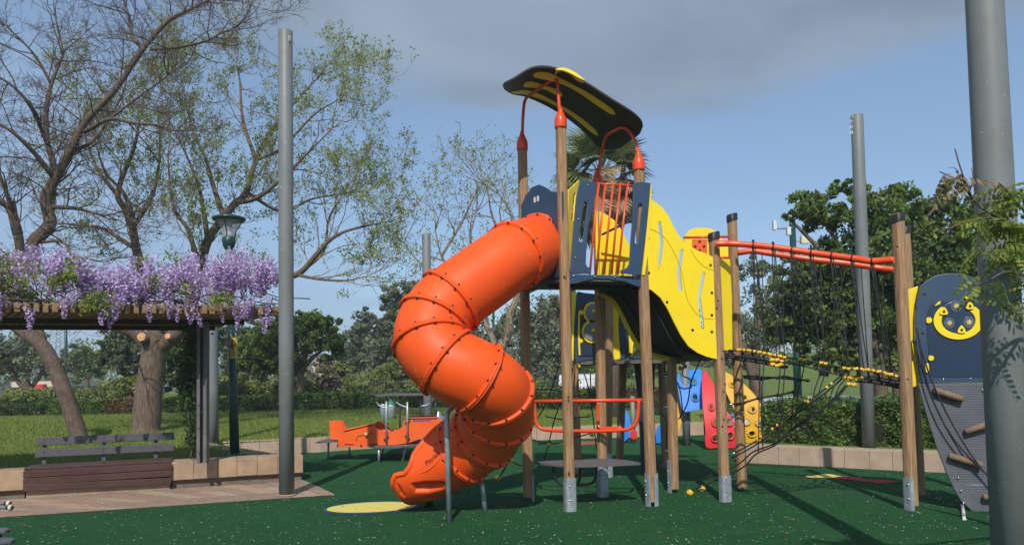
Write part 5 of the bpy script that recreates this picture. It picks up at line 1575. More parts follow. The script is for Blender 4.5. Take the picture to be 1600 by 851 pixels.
t2 = limbs_tree('spring_tree', 'large tree with thick grey trunk, pruned stubs and a wide crown of small new leaves', 17.6,
    [([(228, 680), (229, 660), (232, 620), (238, 570), (243, 538), (246, 520)], (.34, .26)),
     ([(238, 545), (215, 522, -.1), (195, 512, -.2), (182, 500, -.3), (178, 480, -.4)], (.19, .12)),
     ([(244, 545), (275, 522, -.1), (288, 500, -.1), (300, 470, 0), (312, 430, 0)], (.18, .14)),
     ([(245, 540), (240, 515, .1), (224, 470, .2), (221, 418, .2)], (.17, .11)),
     ([(215, 522, -.1), (200, 508, .1), (190, 505, .2)], (.12, .09))],
    [([(221, 418, .2), (213, 389, .2), (207, 357, .2), (195, 326, .1), (184, 306, 0), (192, 275, 0), (208, 236, 0), (216, 200, .2), (225, 150, .4)], (.12, .02)),
     ([(195, 330), (208, 340, -.3), (192, 300, -.5), (165, 270, -.7), (150, 225, -.9)], (.07, .015)),
     ([(213, 389, .2), (195, 378, .4), (161, 357, .6), (129, 352, .8), (95, 349, 1)], (.07, .02)),
     ([(312, 430), (313, 415), (325, 375), (345, 346), (368, 317), (385, 300), (400, 250, .3), (430, 195, .6), (470, 150, .9), (500, 118, 1)], (.14, .015)),
     ([(313, 425), (305, 395, -.3), (293, 357, -.5), (276, 334, -.6), (267, 300, -.7), (262, 240, -.8)], (.08, .015)),
     ([(350, 340), (333, 290, .4), (322, 250, .6), (300, 200, .8), (285, 130, 1.0)], (.07, .012)),
     ([(325, 375), (318, 330, .5), (310, 290, .8), (290, 240, 1.2), (260, 180, 1.5)], (.07, .012)),
     ([(316, 440), (350, 448, .3), (400, 442, .2), (463, 429, 0), (492, 400, -.2), (514, 376, -.3), (538, 362, -.4), (575, 352, -.5), (606, 346, -.6)], (.11, .012)),
     ([(463, 429), (505, 393, .4), (514, 341, .7), (536, 303, .9)], (.05, .012)),
     ([(463, 429), (500, 436, -.3), (540, 438, -.4), (570, 432, -.5)], (.04, .012)),
     ([(368, 317), (400, 310, -.5), (440, 280, -.8), (480, 240, -1), (520, 200, -1.1)], (.06, .012)),
     ([(400, 250, .3), (380, 190, .6), (375, 130, .8), (370, 100, .9)], (.05, .012)),
     ([(400, 250, .3), (440, 232, .0), (490, 180, -.2), (530, 155, -.3)], (.045, .012)),
     ([(207, 357), (240, 300, .6), (250, 230, .9), (245, 160, 1.1)], (.06, .012)),
     ([(184, 306), (150, 260, .8), (130, 200, 1.2), (120, 150, 1.5)], (.05, .012)),
     ([(385, 300), (440, 330, .5), (490, 310, .7), (560, 300, .8)], (.05, .012))],
    BARK2, mat('tan_twig', (.30, .235, .16), .9, (.20, .155, .105), 9), 4, 1.15, 12, leaf=SPRING, nleaf=3, lsize=.066, spread=.58, up=.24, step=3, nch=(2, 3), twr=.018, minr=.0042, skipbelow=470, leafspread=.05)
for x, y in ((250, 523), (260, 525), (222, 516)): pass
for (x, y, r) in ((221, 526, .11), (262, 525, .075)):
    c = at(x, y, 17.15); o = MB().tube([c + Vector((0, .3, -.1)), c], [r * 1.15, r], 14).build('pruned_stub', BARK2, t2)
    MB().tube([c + Vector((0, -.001, 0)), c + Vector((0, -.012, .003))], [r * .92, r * .9], 14).build('cut_face', CUT, o)
t3 = limbs_tree('sprouting_tree', 'slender sprouting tree behind the upper slide tube with sparse yellow-green buds', 19.5,
    [([(778, 650), (775, 600), (775, 565), (780, 545)], (.20, .15))],
    [([(780, 548), (795, 517), (797, 491), (808, 462), (806, 420), (790, 380), (770, 340), (762, 300)], (.14, .015)),
     ([(776, 560), (770, 530), (755, 500), (735, 460), (710, 430), (690, 400), (680, 360)], (.10, .015)),
     ([(808, 462), (830, 420, .3), (850, 380, .4), (850, 350, .4)], (.06, .012)),
     ([(735, 460), (740, 410, -.4), (735, 370, -.6), (745, 330, -.7)], (.06, .012)),
     ([(710, 430), (685, 425, .3), (655, 410, .5), (632, 380, .6)], (.04, .01)),
     ([(690, 400), (720, 350, .5), (740, 310, .7), (755, 285, .7)], (.04, .01)),
     ([(790, 380), (800, 345, -.4), (785, 310, -.5), (760, 290, -.6)], (.04, .01))],
    BARKL, mat('tan_twig', (.17, .13, .085)), 2, 1.1, 31, leaf=SPRING, nleaf=4, lsize=.070, spread=.6, up=.2, step=3, nch=(2, 3), twr=.02, minr=.006, leafspread=.05)

# ---- palm behind the tower
palm = thing('fan_palm', 'fan palm rising behind the tower top, green fans over a skirt of dry fronds', 'palm', at(958, 660, 21))
MB().tube([at(958, 680, 21), at(956, 560, 21), at(950, 400, 21), at(946, 300, 21), at(944, 262, 21)], [.30, .24, .23, .26, .2], 16).build('trunk', BARK, palm)
PGREEN = leafmat('palm_green', (0.08, 0.12, 0.035), (0.20, 0.24, 0.08), .5, .25)
PDRY = leafmat('palm_dry', (0.26, 0.19, 0.11), (0.42, 0.33, 0.21), .8, .2)
def fan(seed, dry=False):
    """one fan frond: stalk along +X, blades radiating, tips drooping"""
    g = random.Random(seed); vs = []; fs = []; L0 = .75; nb = 26
    vs += [(0, -.015, 0), (0, .015, 0), (L0, .01, .02), (L0, -.01, .02)]; fs.append((0, 1, 2, 3))
    for i in range(nb):
        a = R(-82 + 164 * i / (nb - 1)); L = (.78 if not dry else .62) * (1 - .25 * abs(i / (nb - 1) - .5)) * g.uniform(.85, 1.05)
        d = Vector((math.cos(a), math.sin(a), 0)); n = Vector((-d.y, d.x, 0)); w = .028
        o = len(vs); p = Vector((L0, 0, .02))
        for k in range(4):
            f = k / 3; droop = -(.35 if not dry else .5) * L * f ** 2.2 + (.03 if i % 2 else -.01) * f
            c = p + d * (L * f * (1 if not dry else .8)) + Vector((0, 0, droop)); ww = w * (.5 + 1.2 * f) * (1 - f ** 3)
            vs += [tuple(c - n * ww), tuple(c + n * ww)]
        for k in range(3): fs.append((o + 2 * k, o + 2 * k + 1, o + 2 * k + 3, o + 2 * k + 2))
    mb_ = MB().add(vs, fs)
    return mb_
def with_tint(o, seed):
    a = o.data.attributes.new('tint', 'FLOAT', 'FACE'); gg = np.random.default_rng(seed)
    a.data.foreach_set('value', gg.uniform(0, 1, len(o.data.polygons)).astype(np.float32))
pf = [with_tint(o, i) or o for i, o in enumerate([fan(i).build('frond', PGREEN, palm, fix=False) for i in range(2)])]
pd = [with_tint(o, i) or o for i, o in enumerate([fan(i + 9, True).build('dry_frond', PDRY, palm, fix=False) for i in range(2)])]
pc = at(937, 272, 21)
def frondM(az, el, roll, c, s):
    return Matrix.Translation(c) @ Matrix.Rotation(az, 4, 'Z') @ Matrix.Rotation(-el, 4, 'Y') @ Matrix.Rotation(roll, 4, 'X') @ Matrix.Scale(s, 4)
rg = random.Random(4)
for i in range(44):
    M = frondM(i * 2.399, R(rg.uniform(-15, 75) if i > 10 else rg.uniform(45, 85)), rg.gauss(0, .6), pc + Vector((0, 0, rg.uniform(-.2, .15))), rg.uniform(.92, 1.18))
    if i < 2: pf[i].matrix_basis = M
    else: inst(pf[i % 2], palm, M)
for i in range(70):
    M = frondM(i * 2.399 + .5, R(rg.uniform(-65, 12)), rg.gauss(0, .9), pc + Vector((0, 0, -rg.uniform(.0, .7))), rg.uniform(.95, 1.3))
    if i < 2: pd[i].matrix_basis = M
    else: inst(pd[i % 2], palm, M)

# ---- leafy trees, nearer and far
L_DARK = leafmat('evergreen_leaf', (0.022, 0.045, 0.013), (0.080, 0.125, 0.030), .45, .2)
L_MID = leafmat('mid_green_leaf', (0.060, 0.105, 0.020), (0.19, 0.27, 0.055), .5, .35)
L_OLIVE = leafmat('olive_leaf', (0.075, 0.098, 0.050), (0.18, 0.21, 0.115), .55, .25)  # lightened, so some distance haze sits in the leaf colour
L_GREY = leafmat('grey_green_leaf', (0.10, 0.122, 0.075), (0.22, 0.245, 0.155), .6, .25)  # haze over the far crowns is put into this paler colour too
L_LIGHT = leafmat('light_green_leaf', (0.14, 0.18, 0.045), (0.28, 0.31, 0.09), .55, .35)
L_TWIGGY = leafmat('straw_leaf', (0.13, 0.115, 0.07), (0.22, 0.19, 0.12), .7, .25)
def blobtree(name, label, Y, blobs, stems, n, size, lm, seed, bark=BARK, clump=.20, cat='tree', shell=.5, group=None, nclump=None, depth=1.0, droop=.2, zb=None):
    """blobs: (px, py, rx px, ry px[, dY]); stems: polylines in px with radii"""
    b0 = stems[0][0][0] if stems else (blobs[0][0], blobs[0][1] + blobs[0][3])
    base = at(b0[0], b0[1], Y)
    if zb is not None: base.z = zb
    root = thing(name, label, cat, base, group or {'tree': 'leafy trees beyond the lawn', 'bush': 'bushes behind the clipped hedge'}.get(cat if name in ('tree', 'bush') else '', None))
    mb = MB()
    for pts, rs in stems: limb(mb, px3(pts, Y, rs), 8, .05, random.Random(seed))
    B = []
    sc = Y / FPX
    for b in blobs:
        dy = b[4] if len(b) > 4 else 0
        B.append((at(b[0], b[1], Y + dy), b[2] * sc, max(b[2], b[3]) * sc * depth, b[3] * sc))
        if stems:
            e = stems[0][0][-1]; p0 = at(e[0], e[1], Y)
            limb(mb, [(p0, stems[0][1][1]), (p0.lerp(B[-1][0], .5) + Vector((0, 0, .1)), stems[0][1][1] * .6), (B[-1][0], stems[0][1][1] * .25)], 6, 0, random.Random(1))
    if stems: mb.build('trunk', bark, root)
    P_, T_ = blob_points(B, n, clump, nclump, seed, shell)
    leaf_mesh('crown', P_, size, lm, root, T_ * .8 + .1, .55, kind='stuff', seed=seed, droop=droop)
    return root
# big tree on the right
bt = blobtree('evergreen_tree', 'big dense dark green tree behind the right hedge and net bridge', 16,
    [(1280, 330, 60, 42, .3), (1385, 335, 70, 48, 0), (1460, 350, 70, 50, .5), (1340, 420, 100, 62, .2), (1450, 440, 90, 80, .3), (1250, 450, 55, 60, .6), (1300, 500, 85, 55, 0),
     (1420, 520, 90, 60, .6), (1500, 420, 60, 100, .9), (1240, 530, 45, 40, .3), (1330, 560, 45, 35, -.4), (1290, 565, 40, 25, -.2), (1400, 300, 40, 18, .2), (1330, 296, 34, 16, .2), (1232, 340, 24, 12, 0), (1480, 300, 30, 18, .3)],
    [([(1378, 640), (1376, 600), (1372, 570), (1365, 530), (1355, 480)], (.16, .10)), ([(1398, 640), (1402, 610), (1390, 570), (1372, 540)], (.12, .07)), ([(1186, 650, .5), (1180, 600, .5), (1168, 560, .5), (1160, 540, .4)], (.15, .09))],
    62000, .115, L_MID, 41, clump=.20, shell=.45, nclump=900)
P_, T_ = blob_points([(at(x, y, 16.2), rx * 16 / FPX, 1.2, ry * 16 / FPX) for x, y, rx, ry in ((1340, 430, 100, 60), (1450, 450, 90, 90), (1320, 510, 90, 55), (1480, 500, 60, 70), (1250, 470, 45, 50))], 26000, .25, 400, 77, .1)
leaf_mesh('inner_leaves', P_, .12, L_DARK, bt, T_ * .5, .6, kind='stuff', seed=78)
sp = blobtree('sparse_tree', 'thin greyish half-bare tree between the bridge post and the big dark tree', 28,
    [(1185, 420, 35, 30), (1200, 480, 45, 50), (1170, 520, 40, 40), (1230, 400, 20, 20)], [([(1180, 640), (1182, 600), (1178, 550), (1185, 500)], (.2, .12))], 5500, .14, L_GREY, 42, clump=.3, shell=.3)
# left half
blobtree('olive_tree', 'grey-leaved spreading olive tree at the far left under the pergola', 34, [(20, 545, 55, 32), (55, 560, 42, 28), (5, 575, 40, 28), (-40, 540, 40, 40)],
         [([(44, 640), (43, 610), (40, 590), (45, 575)], (.22, .15)), ([(43, 612), (25, 592), (15, 575)], (.12, .08)), ([(43, 612), (60, 590), (68, 575)], (.12, .08))], 9000, .17, L_GREY, 50, clump=.25, zb=.4)
blobtree('tree', 'mid green bushy tree right of the thin green pole, far under the pergola', 48, [(135, 560, 34, 26), (115, 575, 22, 22), (150, 575, 26, 22), (160, 560, 15, 16)], [([(135, 625), (136, 600), (136, 580)], (.2, .12))], 8000, .2, L_MID, 51)
blobtree('tree', 'olive green tree just left of the thick grey trunk, far under the pergola', 30, [(180, 545, 28, 34), (195, 525, 22, 28), (205, 560, 25, 45), (170, 560, 16, 22)], [([(200, 640), (198, 600), (195, 570)], (.18, .1))], 12000, .14, L_OLIVE, 52)
blobtree('tree', 'dark dense tree right of the thick grey trunk, behind the pergola post', 27, [(265, 540, 32, 45), (300, 550, 40, 55), (285, 585, 45, 35), (270, 510, 30, 25), (325, 520, 30, 30)], [([(285, 645), (286, 620), (288, 590)], (.22, .14))], 22000, .13, L_DARK, 53)
blobtree('tree', 'grey-green tree between the green lamp post and the tall grey pole', 36, [(385, 545, 30, 45), (400, 520, 25, 30), (365, 570, 25, 40), (345, 520, 20, 25)], [([(385, 640), (385, 600), (386, 570)], (.2, .12))], 13000, .17, L_OLIVE, 54)
blobtree('round_tree', 'round dark green tree with short trunk right of the tall grey pole', 27, [(425, 530, 45, 42), (480, 520, 48, 36), (515, 540, 32, 30), (450, 570, 36, 22), (400, 560, 30, 35), (500, 505, 30, 18), (455, 500, 36, 18)],
         [([(463, 650), (465, 625), (472, 600), (468, 580)], (.16, .12)), ([(465, 622), (455, 600), (445, 580)], (.09, .06))], 26000, .125, L_MID, 55, shell=.55, zb=.46)
for i, (lb_, bl, Y, sd, n, m) in enumerate((
    ('tall grey-green eucalyptus left of the slide, left one of the far pair', [(560, 530, 20, 40), (575, 500, 16, 30), (550, 560, 25, 30), (568, 555, 22, 40)], 52, 60, 9000, L_OLIVE),
    ('tall ragged grey-green tree nearest the left bend of the slide', [(612, 470, 24, 26), (620, 500, 24, 40), (600, 545, 26, 45), (590, 515, 14, 24), (630, 540, 25, 45), (640, 455, 24, 22)], 46, 61, 16000, L_OLIVE),
    ('dark tree hidden partly behind the left bend of the slide', [(640, 580, 32, 42), (665, 595, 35, 35), (655, 545, 25, 30)], 33, 62, 12000, L_DARK),
    ('wide grey-green tree seen under the upper slide tube', [(720, 540, 50, 50), (760, 575, 50, 45), (700, 580, 40, 40), (780, 520, 30, 30)], 42, 63, 18000, L_OLIVE),
    ('tall grey-green tree between the slide and the front tower post', [(850, 520, 40, 55), (835, 560, 40, 55), (870, 560, 40, 60), (860, 480, 28, 25), (810, 500, 25, 30)], 38, 64, 22000, L_GREY),
    ('bushy tree seen between the tower posts under the deck', [(930, 570, 40, 50), (980, 580, 45, 45), (950, 540, 40, 30), (1010, 560, 40, 35)], 42, 65, 15000, L_MID),
    ('tree seen under the yellow bridge', [(1060, 590, 45, 40), (1100, 580, 45, 45), (1140, 590, 45, 40), (1120, 540, 40, 30), (1160, 560, 35, 35)], 48, 66, 15000, L_OLIVE))):
    x0 = bl[0][0]; blobtree('tree', lb_, Y, bl, [([(x0, 645), (x0 + 2, 610), (x0 + 1, bl[0][1] + 10)], (.25, .12))], n, .0052 * Y, m, sd, clump=.24, shell=.4)
# bushes behind the hedge
for i, (lb_, bl, Y, n, m) in enumerate((
    ('light green bush behind the hedge at the far left edge', [(20, 622, 40, 12), (60, 620, 40, 12)], 29, 6500, L_LIGHT),
    ('yellow-green bush behind the leaning trunk', [(108, 616, 32, 12), (90, 620, 40, 12), (145, 618, 30, 11)], 30, 8000, L_LIGHT),
    ('light bush left of the thick grey trunk behind the hedge', [(190, 608, 34, 20), (165, 617, 28, 12)], 29, 7000, L_LIGHT),
    ('low light green bush behind the hedge under the lamp post', [(340, 615, 45, 22), (390, 615, 50, 25), (360, 600, 30, 18), (430, 612, 45, 24), (455, 602, 35, 20), (475, 618, 40, 22)], 30, 17000, L_LIGHT),
    ('light green bush right of the round tree trunk', [(500, 610, 45, 28), (540, 600, 40, 28), (470, 620, 40, 20), (530, 580, 24, 18)], 34, 13000, L_LIGHT),
    ('twiggy straw-coloured bush in front of the eucalyptus pair', [(505, 590, 28, 26), (520, 605, 24, 22)], 31, 3500, L_TWIGGY),
    ('green bush behind the toddler plane', [(590, 600, 40, 25), (630, 610, 40, 25), (610, 580, 28, 20), (670, 615, 35, 22)], 32, 13000, L_LIGHT),
    ('bush under the middle of the slide behind the hedge', [(800, 610, 60, 26), (860, 615, 60, 25), (750, 620, 50, 22)], 31, 14000, L_MID),
    ('light bush between tower posts above the far hedge', [(940, 625, 50, 22), (1000, 620, 50, 24)], 31, 10000, L_LIGHT))):
    blobtree('bush', lb_, Y, bl, [], n, .0046 * Y, m, 80 + i, clump=.28, cat='bush', shell=.35, zb=.5)
# far wood all along the horizon
g = np.random.default_rng(5)
P_ = []; T_ = []
for c in range(2300):
    x = g.uniform(-150, 170); y = g.uniform(95, 150); h = g.uniform(.3, 7.2 + 2.0 * math.sin(x * .09) + (2.5 if x > -25 else -1.5))
    t_ = g.uniform()
    v = g.normal(size=(34, 3)); v /= np.linalg.norm(v, axis=1)[:, None]
    q = np.array((x, y, h)) + v * (g.uniform(0, 1, 34) ** .4)[:, None] * np.array((2.2, 1.5, 1.3))
    P_.append(q); T_ += [t_] * 34
P_ = np.concatenate(P_); far_w = leaf_mesh('distant_woods', P_, .62, L_GREY, None, np.array(T_), .6, seed=6)
tag(far_w, 'band of distant grey-green woods along the horizon', 'woods', kind='stuff')

# ---- hedges
def hedge(label, P, Q, dep, h, n, size, m, seed, base=.3, name='hedge', core=True, brown=None):
    P = Vector(P); Q = Vector(Q); L = (Q - P).length; t = (Q - P) / L; nn = Vector((-t.y, t.x)); nn = nn if nn.y > 0 else -nn
    root = thing(name, label, 'hedge', (P.x, P.y, base), 'clipped hedges')
    g = np.random.default_rng(seed)
    hz_ = lambda s: h * (1 + .05 * math.sin(s * 1.3 + seed) + .04 * math.sin(s * 3.1) + .03 * math.sin(s * 7.7))
    vs = []; fs = []; K = max(4, int(L / .5))
    for i in range(K + 1):
        s = L * i / K; hh = hz_(s) - size * 1.2
        for d, z in ((.10, 0), (.08, hh * .6), (.14, hh), (dep - .14, hh), (dep - .08, hh * .6), (dep - .1, 0)):
            q = P + t * s + nn * (d + .03 * math.sin(s * 2.3 + z * 5)); vs.append((q.x, q.y, base + z))
    for i in range(K):
        for k in range(5): fs.append((i * 6 + k, i * 6 + k + 1, i * 6 + k + 7, i * 6 + k + 6))
    fs += [tuple(range(6)), tuple(K * 6 + k for k in range(6))]
    MB().add(vs, fs).build('dark_core', mat('hedge_inside', (.012, .016, .007), .95, (.02, .018, .01), 9, bump=1), root)  # solid dark core added so the hedge is not see-through
    S = g.uniform(0, L, n); side = g.uniform(0, 1, n); P_ = np.empty((n, 3)); T_ = g.uniform(0, 1, n)
    for i in range(n):
        s = S[i]; hh = hz_(s)
        b = .05 * math.sin(s * 5.3 + seed) + .03 * math.sin(s * 11)
        if side[i] < .62: d = b + abs(g.normal()) * .05; z = g.uniform(.0, 1) * hh
        elif side[i] < .93: d = g.uniform(0, dep); z = hh + g.normal() * .035 + b * .3
        else: d = dep - abs(g.normal()) * .05; z = g.uniform(0, 1) * hh
        cl = math.sin(s * 9 + z * 7) * math.sin(z * 11 + s * 3)
        q = P + t * s + nn * (d - .03 * cl); P_[i] = (q.x, q.y, base + z); T_[i] = .45 + .25 * cl + .2 * g.normal()
    if brown:
        mk = (S > brown[0]) & (S < brown[1]) & (g.uniform(0, 1, n) < .75)
        leaf_mesh('dry_foliage', P_[mk], size, leafmat('dry_leaf', (.10, .05, .028), (.20, .11, .06), .8, .2), root, T_[mk], .6, kind='stuff', seed=seed)
        P_ = P_[~mk]; T_ = T_[~mk]
    leaf_mesh('foliage', P_, size, m, root, T_, .6, kind='stuff', seed=seed)
    return root
L_HEDGE = leafmat('hedge_leaf', (0.045, 0.090, 0.018), (0.17, 0.25, 0.055), .4, .3)
hb = lambda x, Y: (at(x, 640, Y).x, Y)
hedge('low dark clipped hedge at the far left edge of the lawn', hb(-160, 24.5), hb(67, 25), 1.2, .42, 8000, .075, L_DARK, 1, .44)
hedge('long clipped hedge along the lawn with a brown dry patch left of the thick trunk', hb(70, 24.6), hb(520, 25.2), 1.2, .54, 26000, .085, L_HEDGE, 2, .44, brown=(1.9, 3.2))
hedge('clipped hedge behind the orange plane and under the slide', hb(520, 25.3), hb(840, 25.6), 1.2, .60, 20000, .085, L_HEDGE, 3, .40)
hedge('clipped hedge seen through the tower posts and under the yellow bridge', hb(842, 25.5), hb(1180, 25.8), 1.2, .58, 16000, .085, L_HEDGE, 4, .36, brown=(2.6, 4.6))
hp0 = RG + rn * .62 + RDIR * .25; hp1 = RG + RDIR * 4.2 + rn * .62
hedge('thick glossy hedge behind the right low wall, around the tall pole', hp0, hp1, 1.5, .66, 30000, .066, L_HEDGE, 5, .27)
hedge('glossy hedge at the right edge behind the climbing board', RG + RDIR * 4.2 + rn * .62, RG + RDIR * 7.5 + rn * .62, 1.5, .66, 12000, .066, L_HEDGE, 6, .27)

# ---- distant built things
bld = thing('low_building', 'long low building with pale cream roofs far left, seen under the pergola', 'building', at(110, 622, 62))
CRM = mat('cream_roof', (.62, .52, .40), .8); GRW = mat('grey_wall', (.26, .26, .25), .85); DWIN = mat('dark_window', (.03, .035, .04), .2)
for x0, x1, yt, yb, Y in ((22, 110, 596, 603, 60), (92, 175, 598, 603, 66), (128, 215, 596, 600.5, 70)):
    a, b = at(x0, yt, Y), at(x1, yb, Y)
    MB().box(((a.x + b.x) / 2, Y + 3, (a.z + b.z) / 2), (b.x - a.x, 6.6, a.z - b.z)).build('roof', CRM, bld)
    w = MB().box(((a.x + b.x) / 2, Y + 3, b.z / 2), (b.x - a.x - .4, 6, b.z - .02)).build('wall', GRW, bld)
    for k in range(4):
        xx = a.x + (b.x - a.x) * (k + .5) / 4
        MB().box((xx, Y - .03, b.z - .75), (.7, .08, .6)).build('window', DWIN, w)
MB().box(at(61, 609, 57), (.9, .5, .9)).build('red_panel', REDP, bld)
h2 = thing('house', 'small cream house glimpsed between the round tree and the eucalyptus', 'building', at(516, 600, 90))
a = at(516, 573, 90); MB().box((a.x, 90, a.z - 1.6), (3.0, 4, 4)).build('wall', CRM, h2)
MB().prism([[Vector((a.x - 1.8, 87.7, a.z + .4)), Vector((a.x + 1.8, 87.7, a.z + .4)), Vector((a.x, 87.7, a.z + 1.2))]], Vector((0, 4.6, 0))).build('roof', mat('pale_roof', (.5, .42, .34)), h2)
MB().box((a.x + .6, 87.97, a.z - .5), (.6, .08, .7)).build('window', DWIN, h2)
# lattice tower
lat = thing('lattice_pylon', 'grey steel lattice pylon far away, seen under the pergola', 'pylon', at(91, 600, 170))
lb0 = at(91, 600, 170); mb = MB()
def lpx(x, y): return at(x, y, 170)
zz0 = lb0.z; zz1 = lpx(91, 440).z; cxp = lpx(91, 520).x
wd = lambda z: 1.9 - 1.3 * (z - zz0) / (zz1 - zz0)
for sx in (-1, 1):
    for sy in (-1, 1):
        mb.tube([(cxp + sx * wd(zz0), 170 + sy * wd(zz0), 0), (cxp + sx * wd(zz1), 170 + sy * wd(zz1), zz1)], .12, 4)
nz = 14
for i in range(nz):
    z0_ = zz0 + (zz1 - zz0) * i / nz; z1_ = zz0 + (zz1 - zz0) * (i + 1) / nz
    for sx in (-1, 1):
        mb.tube([(cxp + sx * wd(z0_), 170 - wd(z0_), z0_), (cxp - sx * wd(z1_), 170 - wd(z1_), z1_)], .07, 3)
        mb.tube([(cxp + sx * wd(z0_), 170 + wd(z0_), z0_), (cxp - sx * wd(z1_), 170 + wd(z1_), z1_)], .07, 3)
mb.build('lattice', GALV, lat)
for y in (515, 534):
    z = lpx(91, y).z
    MB().beam(Vector((cxp - 1.7, 170, z)), Vector((cxp + 1.9, 170, z)), .25, .2).build('cross_arm', GALV, lat)
def simplepole(label, x0, y0, x1, y1, Y, r, m=DKGREEN, zb=.4, name='green_pole', cat='pole'):
    a = at(x0, y0, Y); a.z = zb
    return tag(MB().tube([a, at(x1, y1, Y)], [r, r * .85], 12).build(name, m), label, cat)
simplepole('thin green pole far away under the pergola, left of the thick trunk', 103, 620, 103, 470, 40, .075)
simplepole('thin green pole behind the slide, seen under the upper tube', 770, 640, 771, 485, 30, .06)
gp = thing('camera_pole', 'green pole behind the hedge carrying security cameras and a cream box', 'pole', (at(1246, 640, 24).x, 24, .3))
ga = at(1248, 650, 24); ga.z = .3; gt = at(1238, 350, 24)
MB().tube([ga, ga.lerp(gt, .3), ga.lerp(gt, .31), gt], [.13, .12, .10, .10], 14).build('pole', DKGREEN, gp)
MB().tube([at(1238, 356, 23.9), at(1216, 357, 23.9), at(1212, 353, 23.9)], .03, 6).build('arm', GALV, gp)
MB().box(at(1210, 352, 23.85), (.10, .14, .30)).build('camera', WHITEP, gp)
MB().box(at(1232, 361, 23.8), (.12, .14, .26)).build('camera', WHITEP, gp)
MB().box(at(1257.5, 374.5, 23.9), (.27, .16, .24)).build('box', CREAM, gp)
MB().tube([at(1243, 376, 23.95), at(1254, 377, 23.95)], .025, 6).build('arm', GALV, gp)
sl = thing('street_lamp', 'tiny far street lamp against the eucalyptus left of the slide', 'street lamp', (at(562, 640, 60).x, 60, .5))
a = at(562, 640, 60); a.z = .5
MB().tube([a, at(562, 532, 60)], .07, 8).build('pole', GALV, sl); MB().lathe([(0, .12), (.32, .05), (.34, 0), (0, -.02)], at(559, 528, 60), 12).build('lamp_head', LAMPW, sl)
# mesh fences
FENCEM = mat('dull_fence_wire', (.13, .15, .135), .6)
def fence(label, x0, x1, Y0, Y1, h, base, dx=2.0):
    P = Vector((at(x0, 620, Y0).x, Y0, base)); Q = Vector((at(x1, 620, Y1).x, Y1, base)); L = (Q - P).length; t = (Q - P) / L
    root = thing('wire_fence', label, 'fence', P, 'wire fences beyond the hedges')
    n = int(L / dx)
    for i in range(n + 1):
        p = P + t * (L * i / n); MB().box(p + Vector((0, 0, h / 2)), (.05, .05, h)).build('fence_post', FENCEM, root)
    mb = MB(); k = 0
    s = 0
    while s < L: mb.beam(P + t * s, P + t * s + Vector((0, 0, h - .03)), .007, .007, Vector((0, 1, 0))); s += .12
    z = .1
    while z < h: mb.beam(P + Vector((0, 0, z)), Q + Vector((0, 0, z)), .010, .010); z += .3
    mb.build('fence_wires', FENCEM, root, kind='stuff')
fence('grey wire mesh fence on the slope behind the right hedge', 1120, 1420, 34.5, 34.5, 1.3, -.1)
fence('grey wire fence above the hedge behind the orange plane', 525, 660, 29.5, 30, 1.15, .4)
fence('grey wire fence seen between the tower posts', 830, 1110, 28.6, 28.6, 1.3, .35)
# pale kerb and parked cars beyond the fence
def car(label, px, py, Y, rot, col, zc=-.84):
    root = thing('parked_car', label, 'car', (at(px, py, Y).x, Y, zc), 'parked cars beyond the hedges')
    o = root.location
    prof = [(-2.1, .25), (-2.08, .62), (-1.95, .80), (-1.35, .88), (-.75, 1.36), (.75, 1.42), (1.45, 1.0), (2.0, .86), (2.1, .55), (2.1, .25)]
    M = Matrix.Rotation(rot, 3, 'Z')
    def W_(x, y, z): return Vector(o) + M @ Vector((x, y, z))
    MB().prism([[W_(x, -.82, z) for x, z in prof]], M @ Vector((0, 1.64, 0))).build('body', mat('car_paint_%s' % px, col, .25, spec=.6, coat=.6), root, bevel=.08)
    MB().prism([[W_(x, -.84, z) for x, z in ((-1.15, .92), (-.68, 1.28), (.02, 1.33), (.02, .92))]], M @ Vector((0, 1.68, 0))).build('window', DWIN, root)
    MB().prism([[W_(x, -.84, z) for x, z in ((.10, .92), (.10, 1.33), (.70, 1.33), (1.25, .95))]], M @ Vector((0, 1.68, 0))).build('window', DWIN, root)
    for x in (-1.3, 1.3):
        for y in (-.80, .80):
            c = W_(x, y, .32); ax = M @ Vector((0, 1, 0))
            w = MB().lathe([(0, -.1), (.20, -.1), (.31, -.09), (.32, 0), (.31, .09), (.20, .1), (0, .1)], c, 18, ax).build('wheel', BLACKP, root)
            MB().lathe([(0, -.115), (.17, -.11), (.19, -.1)], c, 12, ax).build('rim', STEEL, w)
            MB().lathe([(0, .115), (.17, .11), (.19, .1)], c, 12, ax).build('rim', STEEL, w)
    for y in (-.6, .6):
        MB().box(W_(-2.08, y, .68), (.08, .28, .14), M).build('headlight', LAMPW, root)
car('pale parked car just above the hedge, left of the green camera pole', 1218, 640, 27, .3, (.6, .6, .6))
car('dark grey parked car just above the hedge, right of the green camera pole', 1290, 640, 28, .1, (.10, .11, .12))
car('white parked car glimpsed between the tower posts', 905, 640, 34, 1.4, (.65, .65, .65), .2)
a, b = at(1150, 630, 30.2), at(1330, 630, 30.2)
tag(MB().box(((a.x + b.x) / 2, 30.2, at(1240, 626, 30.2).z), (b.x - a.x, .25, .14)).build('guard_rail', CRM), 'long pale rail in front of the parked cars on the slope', 'rail')
for x in (1160, 1200, 1240, 1280, 1320):
    p = at(x, 630, 31); MB().box((p.x, 31.02, .55), (.08, .08, .6)).build('rail_post', GALV, bpy.data.objects['guard_rail']) if False else None
